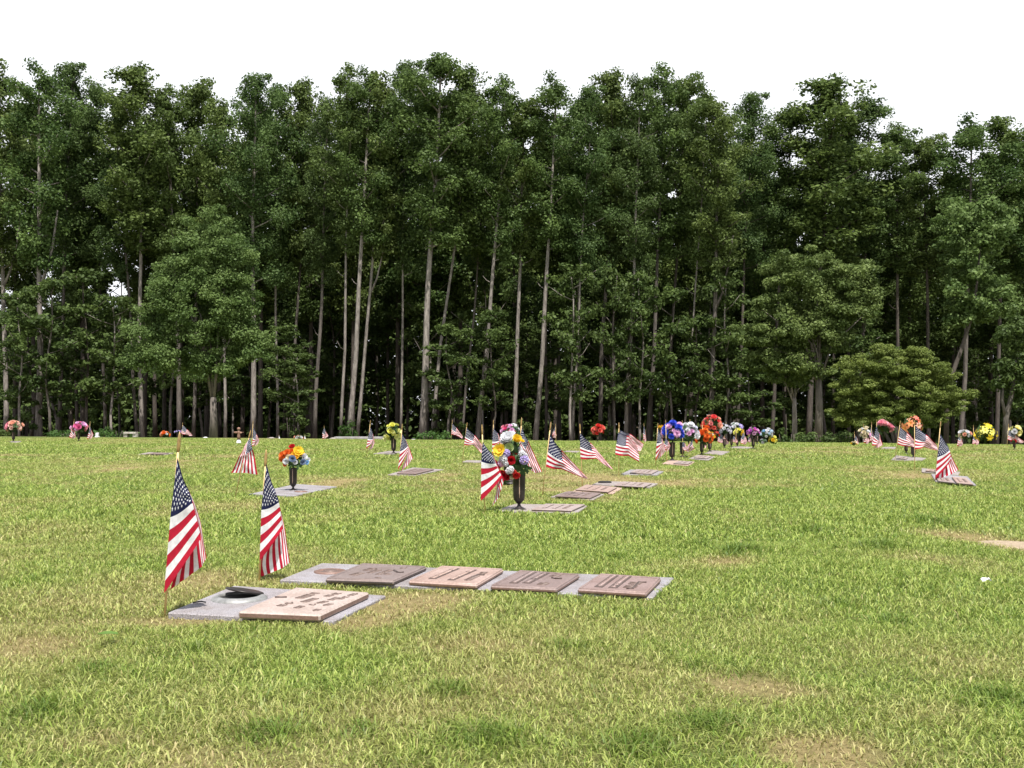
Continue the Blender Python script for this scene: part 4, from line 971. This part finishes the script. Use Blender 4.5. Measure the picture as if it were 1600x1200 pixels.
def tall_tree(label, bx, tx, ty, Y, rpx, wpx, bark, cb, seed, fork=False, group='tall trees at the edge of the wood'):
    x = (bx - 800) / F * Y; z0 = float(gz(x, Y)); s = Y / F
    ztop = CAMH + (HOR - ty + 9) * s; H = ztop - z0; zc = CAMH + (HOR - cb - 95) * s - z0; wpx *= .74; rpx *= 1.22
    lean = (tx - bx) * s; cme, lims = CROWN[seed % 8]; kz = (H - zc) / 17.2; kx = rpx * s / 2.9
    o = empty('tall_tree', (x, Y, z0)); tag(o, label, 'tree', group)
    link('trunk', trunk_mesh(wpx * s / 2, H * .93, (lean * .85, 0), lean, seed, bark, zc, fork, lims, kx, kz, zc), o)
    c = link('crown', cme, o, (lean * .85, 0, zc)); c.scale = (kx, kx, kz)
    c.rotation_euler = (0, 0, 0)
    return o
T = [
 ('tall tree with a pale forked trunk cut by the left edge', 10, -2, 92, 74, 52, 10, 'pale', 330, 1, True),
 ('tall tree with a pale forked trunk, second from the left edge', 60, 62, 92, 72, 48, 13, 'pale', 330, 0, True),
 ('tall tree topping the left corner of the skyline beside the forked trunk', 92, 112, 86, 77, 46, 8, 'grey', 300, 2),
 ('slimmer tree in the skyline dip right of the left corner', 165, 150, 128, 80, 36, 6, 'grey', 300, 3),
 ('tall tree with twin pale stems left of the maple', 222, 215, 92, 74, 52, 9, 'pale', 300, 4),
 ('thin companion stem touching the twin stems left of the maple', 215, 180, 150, 75, 34, 6, 'grey', 340, 5),
 ('tree behind the left side of the maple, rising straight above it', 281, 262, 128, 74, 38, 10, 'grey', 330, 6),
 ('tree directly behind the maple crown', 302, 312, 116, 77, 42, 7, 'grey', 330, 7),
 ('pale stem just right of the maple trunk', 352, 345, 155, 74, 38, 6, 'pale', 340, 1),
 ('pale straight tree at the right side of the maple crown', 396, 398, 101, 72, 46, 11, 'pale', 340, 2),
 ('very thin pale sapling-like tree between the maple and the dark grove', 434, 432, 122, 76, 36, 5, 'pale', 350, 3),
 ('slim tree whose leafy base shows left of the grey ledge', 458, 478, 114, 77, 38, 6, 'grey', 330, 4),
 ('single straight dark trunk left of the three pale trunks', 492, 512, 142, 74, 34, 8, 'grey', 350, 5),
 ('left and thinnest of three pale trunks above the grey ledge', 532, 548, 95, 72, 40, 6, 'pale', 300, 6),
 ('middle and brightest of three pale trunks above the grey ledge', 545, 580, 104, 71, 40, 11, 'pale', 290, 0),
 ('right of the three pale trunks above the grey ledge, slightly crooked', 557, 606, 112, 72, 38, 7, 'pale', 310, 1, True),
 ('thin trunk behind the cone of yellow roses', 626, 636, 80, 73, 42, 5, 'pale', 330, 2),
 ('thickest pale trunk near the middle, rising above the low evergreen bush', 660, 688, 76, 70, 52, 15, 'pale', 290, 3),
 ('slender leaning stem touching the right side of the thickest pale trunk', 674, 738, 95, 72, 46, 7, 'pale', 300, 4),
 ('thin dark trunk right of the low evergreen bush', 722, 764, 152, 75, 34, 5, 'grey', 330, 5),
 ('pale trunk with leafy tufts left of the large bouquet', 745, 795, 112, 71, 42, 9, 'pale', 320, 6),
 ('straight pale trunk behind the large bouquet', 801, 822, 148, 72, 40, 9, 'pale', 320, 7),
 ('smooth trunk leaning right, just right of the large bouquet', 836, 872, 112, 71, 44, 10, 'pale', 300, 0),
 ('dark slim trunk behind the large diagonal flag', 853, 850, 190, 78, 36, 6, 'dark', 330, 1),
 ('thin pale leaning stem with leaf tufts above the flag with the long tail', 893, 925, 122, 71, 40, 5, 'pale', 330, 2),
 ('dark trunk left of the round red bouquet', 908, 905, 150, 76, 38, 7, 'dark', 330, 3),
 ('grey trunk above the round red bouquet', 937, 960, 100, 73, 44, 9, 'grey', 310, 4),
 ('pale trunk above the overlapping flag pair', 978, 1000, 112, 71, 40, 8, 'pale', 330, 5),
 ('dark leafy trunk above the tiny narrow flag', 1012, 1040, 94, 73, 46, 9, 'grey', 310, 6),
 ('dark trunk left of the blue bouquet stick tops', 1036, 1076, 108, 75, 40, 7, 'dark', 310, 7),
 ('wiry pale stem above the white and lilac bouquet', 1067, 1108, 126, 71, 38, 4, 'pale', 330, 0),
 ('bent brown trunk leaning right above the tall red bouquet', 1108, 1128, 160, 70, 40, 11, 'grey', 330, 1, True),
 ('dark trunk behind the magenta bouquet', 1150, 1178, 134, 75, 40, 7, 'dark', 320, 2),
 ('dark tree between the two skyline peaks on the right', 1205, 1235, 164, 76, 44, 8, 'dark', 320, 3),
 ('tree forming the highest rounded skyline peak on the right', 1262, 1300, 111, 74, 66, 12, 'dark', 330, 4),
 ('tree on the right shoulder of the rounded skyline peak', 1340, 1358, 145, 76, 52, 8, 'dark', 320, 5),
 ('tree on the falling skyline above the dogwood', 1400, 1402, 190, 76, 44, 8, 'dark', 330, 6),
 ('tree in the low skyline notch above the right end of the dogwood', 1450, 1447, 207, 76, 40, 8, 'dark', 340, 7),
 ('tree with the rounded top near the right edge of the skyline', 1500, 1522, 178, 73, 54, 10, 'grey', 360, 0),
 ('tree second from the right edge of the skyline', 1556, 1568, 184, 75, 46, 9, 'dark', 350, 1),
 ('tree cut by the right edge of the picture', 1612, 1606, 192, 74, 50, 10, 'dark', 340, 2),
]
for t in T: tall_tree(*t[:10], fork=(len(t) > 10))
SKX = [-100, 0, 60, 110, 150, 215, 262, 310, 340, 395, 430, 475, 500, 545, 600, 650, 690, 735, 755, 795, 835, 870, 920, 960, 1000, 1040, 1100, 1130, 1180, 1240, 1300, 1360, 1400, 1440, 1470, 1520, 1600, 1700]
SKY_ = [95, 92, 95, 88, 135, 92, 130, 118, 160, 100, 128, 115, 148, 95, 110, 72, 80, 98, 160, 112, 165, 112, 125, 100, 112, 95, 115, 160, 135, 165, 112, 142, 190, 200, 213, 180, 195, 190]
# the woods behind: built once, then copied
rr = random.Random(21)
protos = []
def deep_tree(px, py, Y, rpx, cb, k, label, group):
    s = Y / F; x = (px - 800) / F * Y; z0 = float(gz(x, Y)); H = CAMH + (HOR - py) * s - z0; zc = CAMH + (HOR - cb) * s - z0
    cme, lims = CROWN[k % 8]
    if len(protos) < 8:
        o = empty('forest_tree', (0, 0, 0)); link('trunk', trunk_mesh(.17, 24.8, (0, 0), 0, k + 50, 'dark', 9, False, lims, 1, 1, 9.5), o)
        link('crown', CROWN[len(protos)][0], o, (0, 0, 9.5)); protos.append(o); src = None
    else:
        src = protos[k % 8]; o = src.copy(); COL.objects.link(o)
        for ch in src.children:
            c = ch.copy(); COL.objects.link(c); c.parent = o
    o.location = (x, Y, z0); kk = H / 26.7; kr = rpx * s / 2.9; o.scale = (kr, kr, kk); o.rotation_euler = (0, 0, rr.uniform(0, 6.28))
    tag(o, label, 'tree', group)
i = 0
for Y0, n, dy, nm in ((83, 27, 34, 'middle'), (93, 24, 75, 'deep'), (105, 22, 95, 'farthest')):
    for k in range(n):
        px = -90 + (k + rr.uniform(.15, .85)) * 1790 / n
        if px < 250 and nm != 'middle' and k % 2: continue
        py = np.interp(px, SKX, SKY_) + dy + rr.uniform(0, 35)
        deep_tree(px, py, Y0 + rr.uniform(-3.5, 3.5), rr.uniform(52, 72) * 78 / Y0, 430 if nm == 'middle' else 500, i,
                  'tall dark-stemmed tree standing deep in the wood behind the front row of trunks', 'trees deep in the wood'); i += 1
# understorey trees: thin stems with tiers of leaves
up = []
def under_tree(px, Y, H, kr, label, group, k):
    x = (px - 800) / F * Y; z0 = float(gz(x, Y))
    if len(up) < 5:
        cme, lims = UNDER[len(up)]; o = empty('slender_tree', (0, 0, 0))
        link('trunk', trunk_mesh(.065, 9.5, (0, 0), 0, k + 90, ['pale', 'grey', 'dark'][k % 3], 2.5, False, lims, 1, 1, 2.5, .2), o); link('crown', cme, o, (0, 0, 2.5)); up.append(o)
    else:
        s_ = up[k % 5]; o = s_.copy(); COL.objects.link(o)
        for ch in s_.children: c = ch.copy(); COL.objects.link(c); c.parent = o
    o.location = (x, Y, z0); o.scale = (kr, kr, H / 10); o.rotation_euler = (0, 0, rr.uniform(0, 6.28)); tag(o, label, 'tree', group)
for k, (px, Y, H, kr, lb) in enumerate([
    (30, 70, 10, 1.1, 'leafy slender tree around the foot of the leftmost pale trunk'), (78, 70, 11, 1.2, 'leafy slender tree right of the forked pale trunk'),
    (135, 72, 12, 1.3, 'dense slender tree above the far-left pink bouquet'), (175, 72, 10, 1.2, 'slender tree above the left hedge'),
    (452, 71, 8, 1.0, 'bushy slender tree right of the maple with bright leaves'), (465, 70, 6, 1.0, 'low leafy tree above the orange bouquet'),
    (700, 69, 8, 1.1, 'leafy slender tree right of the thickest pale trunk'), (770, 69, 9, 1.0, 'slender tree with leaf tufts left of the large bouquet trunk'),
    (892, 68, 12, 1.15, 'slender tree with hanging leaf tiers left of the round red bouquet'), (960, 69, 12, .95, 'slender tree right of the round red bouquet'),
    (1000, 70, 12, 1.1, 'slender tree above the overlapping flag pair'), (1050, 70, 11, 1.1, 'slender tree above the blue bouquet'), (1090, 70, 9, 1.1, 'slender tree above the orange bouquet in the row'),
    (1135, 70, 12, 1.2, 'slender tree left of the olive-crowned oak'), (1170, 70, 6, 1.2, 'low leafy tree under the olive-crowned oak')]):
    under_tree(px, Y, H, kr, lb, 'slender trees at the wood edge', k)
for k in range(44):
    px = -60 + (k + rr.uniform(.1, .9)) * 1740 / 44
    under_tree(px, rr.uniform(76, 100), rr.uniform(8, 17), rr.uniform(1.0, 1.8), 'thin understorey tree in the shade behind the first trunks', 'shaded understorey trees', k + 20)

# free-standing trees with their own shapes
def special(name, label, px, Y, wpx, leafm, bark, cl_fn, size, stems, group=None):
    x = (px - 800) / F * Y; z0 = float(gz(x, Y)); s = Y / F
    o = empty(name, (x, Y, z0)); tag(o, label, 'tree', group)
    g = np.random.default_rng(int(px)); cs, rs, per, flat = cl_fn(g, s, z0, x)
    V, Fq, t = leaves(cs, rs, per, size, g, flat, .6)
    link('crown', mesh_np('crown', V, Fq, [ML[leafm]], attrs={'rnd': t}), o)
    mb = MB(); r = random.Random(int(px))
    for (pts, rad) in stems(s, z0, x, cs, r): mb.tube(pts, rad, 8)
    link('trunk', mb.mesh('trunk', MBK[bark], True), o)
    return o
def blob_clusters(ells, n, crad, Y, ax, per, flat, shell=.55):
    def f(g, s, z0, x):
        cs, rs = [], []
        tot = sum(e[2] * e[3] for e in ells)
        for (ex, ey, ew, eh) in ells:
            k = int(n * ew * eh / tot)
            for _ in range(k):
                d = g.normal(size=3); d /= np.linalg.norm(d); q = g.uniform(shell, 1.0)
                c = np.array([(ex - 800) * s - x + d[0] * q * ew * s, d[1] * q * (ew * s) * .8, CAMH + (HOR - ey) * s - z0 + d[2] * q * eh * s])
                cs.append(c); rs.append(crad * g.uniform(.6, 1.25))
        return np.array(cs), np.array(rs), per, flat
    return f
def limb_stems(r0, forkz, nl=14, wob=.3, leanto=None):
    def f(s, z0, x, cs, r):
        out = [([(0, 0, -.2), (.03, 0, forkz * .5), (0, 0, forkz)], [r0 * 1.3, r0, r0 * .85])]
        idx = r.sample(range(len(cs)), nl)
        for i in idx:
            e = Vector(cs[i]); m_ = Vector((e.x * .22 + r.uniform(-wob, wob), e.y * .35, forkz + (e.z - forkz) * .45))
            if e.z < forkz: m_.z = forkz * .9
            out.append(([(0, 0, forkz * r.uniform(.7, .98)), m_, e], [r0 * .38, r0 * .22, .015]))
        return out
    return f
special('maple_tree', 'rounded bright green maple standing alone in front of the wood on the left', 333, 56, 240, 'maple', 'grey',
        blob_clusters([(318, 392, 48, 56), (352, 415, 46, 60), (275, 455, 48, 52), (318, 485, 72, 72), (368, 490, 42, 64), (240, 520, 40, 44), (285, 560, 58, 36), (395, 540, 34, 30), (338, 345, 22, 26), (225, 560, 30, 22), (345, 570, 44, 26)], 430, .62, 56, 0, 200, .6, .45), .125,
        limb_stems(.20, 2.2, 11))
special('oak_tree', 'wide olive-crowned oak with a thick brown trunk left of the dogwood', 1279, 61, 240, 'olive', 'grey',
        blob_clusters([(1245, 420, 60, 38), (1300, 450, 66, 42), (1340, 430, 38, 28), (1215, 505, 70, 45), (1290, 510, 60, 50), (1180, 545, 36, 34), (1240, 570, 60, 34), (1345, 480, 30, 30)], 360, .62, 61, 0, 150, .5, .4), .155,
        limb_stems(.22, 4.4, 11))
special('oak_tree', 'small leaning tree with a pale thin trunk beside the oak', 1241, 63, 60, 'under', 'pale',
        blob_clusters([(1225, 560, 30, 30), (1255, 590, 26, 24)], 22, .5, 63, 0, 50, .5, .2), .2, limb_stems(.15, 3.0, 5))
special('dogwood_tree', 'low spreading dogwood with layered yellow-green foliage behind the right-hand flags', 1405, 50, 240, 'dogwood', 'grey',
        blob_clusters([(1378, 548, 30, 16), (1425, 558, 34, 18), (1360, 575, 58, 24), (1435, 582, 52, 26), (1340, 605, 42, 26), (1400, 604, 78, 34), (1472, 600, 44, 22), (1332, 632, 40, 26), (1405, 636, 85, 30), (1480, 628, 44, 22), (1350, 655, 48, 18), (1425, 658, 70, 18), (1500, 618, 28, 10)], 640, .36, 50, 0, 200, .42, .1), .09,
        lambda s, z0, x, cs, r: [([(dx * .3, dy * .2, -.2), (dx, dy, 1.2), tuple(cs[r.randrange(len(cs))])], [.11, .08, .02]) for dx, dy in ((-.5, 0), (.1, .2), (.6, -.1), (1.4, 0), (-.9, .3), (.3, -.3), (1.0, .3))])
special('edge_tree', 'tree leaning left with pale green foliage at the right edge, in front of the wood', 1569, 53, 90, 'under', 'grey',
        blob_clusters([(1590, 520, 40, 28), (1605, 560, 40, 36), (1580, 590, 34, 26), (1600, 620, 30, 20)], 110, .5, 53, 0, 75, .5, .4), .16,
        lambda s, z0, x, cs, r: [([(0, 0, -.2), (.1, 0, 1.5), (.45, 0, 3.0), (.6, 0, 4.5)], [.17, .14, .12, .05]), ([(.1, 0, 1.5), (-.1, 0, 2.4), (.0, .1, 3.6)], [.1, .08, .03])])
special('edge_tree', 'broad bright-leafed tree leaning right between the dogwood and the right edge', 1478, 65, 150, 'maple', 'dark',
        blob_clusters([(1520, 455, 55, 34), (1555, 480, 50, 30), (1500, 490, 30, 26), (1525, 400, 50, 40), (1545, 340, 50, 45), (1490, 350, 40, 40)], 210, .62, 65, 0, 66, .55, .45), .21,
        lambda s, z0, x, cs, r: [([(0, 0, -.2), (.1, 0, 4), (.9, 0, 6.2), (1.8, 0, 9), (2.2, 0, 13)], [.17, .15, .13, .10, .04])])

# hedges and low shrubs
def shrub(label, x0, x1, top, Y, seed, mat='hedge', size=.11, dens=1.0, cat='bush', name='shrub', group='low bushes along the wood edge', depth=.9):
    s = Y / F; cx = (x0 + x1) / 2; x = (cx - 800) * s; z0 = float(gz(x, Y)); H = CAMH + (HOR - top) * s - z0; W = (x1 - x0) * s / 2
    g = np.random.default_rng(seed); n = max(8, int(W * H * 9 * dens)); cs = []
    for _ in range(n):
        a = g.uniform(-1, 1); h = H * math.sqrt(max(0, 1 - a * a * .85)) ; cs.append([a * W, g.uniform(-1, 1) * depth, g.uniform(.1, 1) * max(h - .15, .2)])
    V, Fq, t = leaves(np.array(cs), np.full(n, .3), 60, size, g, .8)
    o = empty(name, (x, Y, z0)); tag(o, label, cat, group)
    link('foliage', mesh_np('foliage', V, Fq, [ML[mat]], attrs={'rnd': t}), o)
    mb = MB(); r = random.Random(seed)
    for k in range(6): xx = r.uniform(-.5, .5) * W; mb.tube([(xx, 0, -.05), (xx * 1.2, r.uniform(-.3, .3), H * .6)], [.03, .012], 5)
    link('stems', mb.mesh('stems', MBK['dark'], True), o)
shrub('long clipped hedge with a rounded top behind the stone bench at the far left', 146, 218, 667, 52, 1)
shrub('low bush between the two far-left pink bouquets', 82, 112, 675, 53, 2)
shrub('dark bush at the left edge below the leftmost trunk', -14, 14, 668, 60, 3, 'under', .16)
shrub('low spreading evergreen bush below the thickest pale trunk', 650, 699, 678, 48, 4, dens=1.6)
shrub('loose leafy shrub right of the far flower row', 1205, 1262, 668, 55, 5, 'under', .14)
shrub('leafy shrub below the oak trunk', 1255, 1312, 670, 54, 6, 'under', .14)
shrub('leafy shrub left of the pastel bouquet', 1300, 1352, 672, 53, 7, 'under', .14)
shrub('small bright shrub at the foot of the three pale trunks', 534, 556, 656, 66, 8, 'hedge', .16)
shrub('tall loose shrub behind the orange bouquet', 440, 480, 630, 69, 9, 'under', .2, .6)
shrub('tall loose shrub in the shade right of the thickest pale trunk', 672, 725, 630, 70, 10, 'under', .2, .6)
shrub('sparse shrub behind the white and lilac bouquet', 1060, 1120, 645, 71, 11, 'under', .2, .6)
shrub('sparse shrub left of the forked pale trunk', 20, 60, 600, 71, 12, 'under', .22, .5)
shrub('sparse tall shrub right of the forked pale trunk', 90, 150, 610, 72, 13, 'under', .22, .5)
shrub('sparse shrub between the large bouquet trunks', 795, 830, 640, 73, 14, 'under', .2, .6)
shrub('shaded shrub above the long-tailed flag', 905, 960, 650, 73, 15, 'under', .2, .6)
# far thicket that closes the view between the trunks
g = np.random.default_rng(77); n = 5200
Yt = g.uniform(108, 122, n); xt = g.uniform(-.62, .62, n) * Yt; zt = g.random(n) ** 1.1 * 21
zt = zt * np.where(xt / Yt < -.33, .62, 1)
cs = np.stack([xt, Yt, gz(xt, Yt) + zt], 1)
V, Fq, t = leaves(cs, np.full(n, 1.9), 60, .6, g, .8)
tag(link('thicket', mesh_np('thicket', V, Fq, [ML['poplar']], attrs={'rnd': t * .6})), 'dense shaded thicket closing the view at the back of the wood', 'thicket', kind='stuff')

# ------------------------------------------------------------------ sky and light
EL, AZ = R(67), R(165)
w = bpy.data.worlds.new('World'); sc.world = w; w.use_nodes = True; nt = w.node_tree; bg = nt.nodes['Background']
sky = N(nt, 'ShaderNodeTexSky'); sky.sky_type = 'NISHITA'; sky.sun_disc = False; sky.sun_elevation = EL; sky.sun_rotation = AZ
tc = N(nt, 'ShaderNodeTexCoord'); n = N(nt, 'ShaderNodeTexNoise'); n.inputs['Scale'].default_value = 3.2; n.inputs['Detail'].default_value = 7; n.inputs['Roughness'].default_value = .6
mp = N(nt, 'ShaderNodeMapping'); mp.inputs['Scale'].default_value = (1, 1, 2.5); mp.inputs['Location'].default_value = (3.1, .4, 0)
nt.links.new(tc.outputs['Generated'], mp.inputs[0]); nt.links.new(mp.outputs[0], n.inputs['Vector'])
sep = N(nt, 'ShaderNodeSeparateXYZ'); nt.links.new(tc.outputs['Generated'], sep.inputs[0])
mr = N(nt, 'ShaderNodeMapRange'); mr.inputs['From Min'].default_value = .39; mr.inputs['From Max'].default_value = .62; mr.inputs['To Min'].default_value = .34; mr.inputs['To Max'].default_value = -.06
nt.links.new(sep.outputs['Z'], mr.inputs['Value'])
ad = N(nt, 'ShaderNodeMath', operation='ADD'); nt.links.new(n.outputs['Fac'], ad.inputs[0]); nt.links.new(mr.outputs[0], ad.inputs[1])
rp = ramp(nt, ad.outputs[0], [(.50, (0, 0, 0)), (.62, (1, 1, 1))])
mx = N(nt, 'ShaderNodeMix', data_type='RGBA'); nt.links.new(rp.outputs[0], mx.inputs['Factor']); nt.links.new(sky.outputs[0], mx.inputs['A']); mx.inputs['B'].default_value = (9.6, 9.8, 10.2, 1)
nt.links.new(mx.outputs['Result'], bg.inputs['Color']); bg.inputs['Strength'].default_value = .08
ld = bpy.data.lights.new('sun', 'SUN'); ld.energy = 5.0; ld.angle = R(.6); ld.color = (1, .965, .915)
lo = bpy.data.objects.new('sun', ld); COL.objects.link(lo); sv = Vector((math.sin(AZ) * math.cos(EL), math.cos(AZ) * math.cos(EL), math.sin(EL)))
lo.rotation_euler = (-sv).to_track_quat('-Z', 'Y').to_euler(); lo.location = sv * 30

cam = bpy.data.cameras.new('camera'); co = bpy.data.objects.new('camera', cam); COL.objects.link(co)
cam.sensor_width = 36; cam.lens = 36; cam.shift_y = (HOR - 600) / 1600.0; co.location = (0, 0, CAMH); co.rotation_euler = (R(90), 0, 0)
cam.clip_start = .05; cam.clip_end = 2000; sc.camera = co
sc.view_settings.view_transform = 'Standard'; sc.view_settings.look = 'None'; sc.view_settings.exposure = .69; sc.view_settings.gamma = 1
cy = sc.cycles; cy.max_bounces = 6; cy.diffuse_bounces = 3; cy.glossy_bounces = 2; cy.transmission_bounces = 3; cy.transparent_max_bounces = 4; cy.caustics_reflective = False; cy.caustics_refractive = False
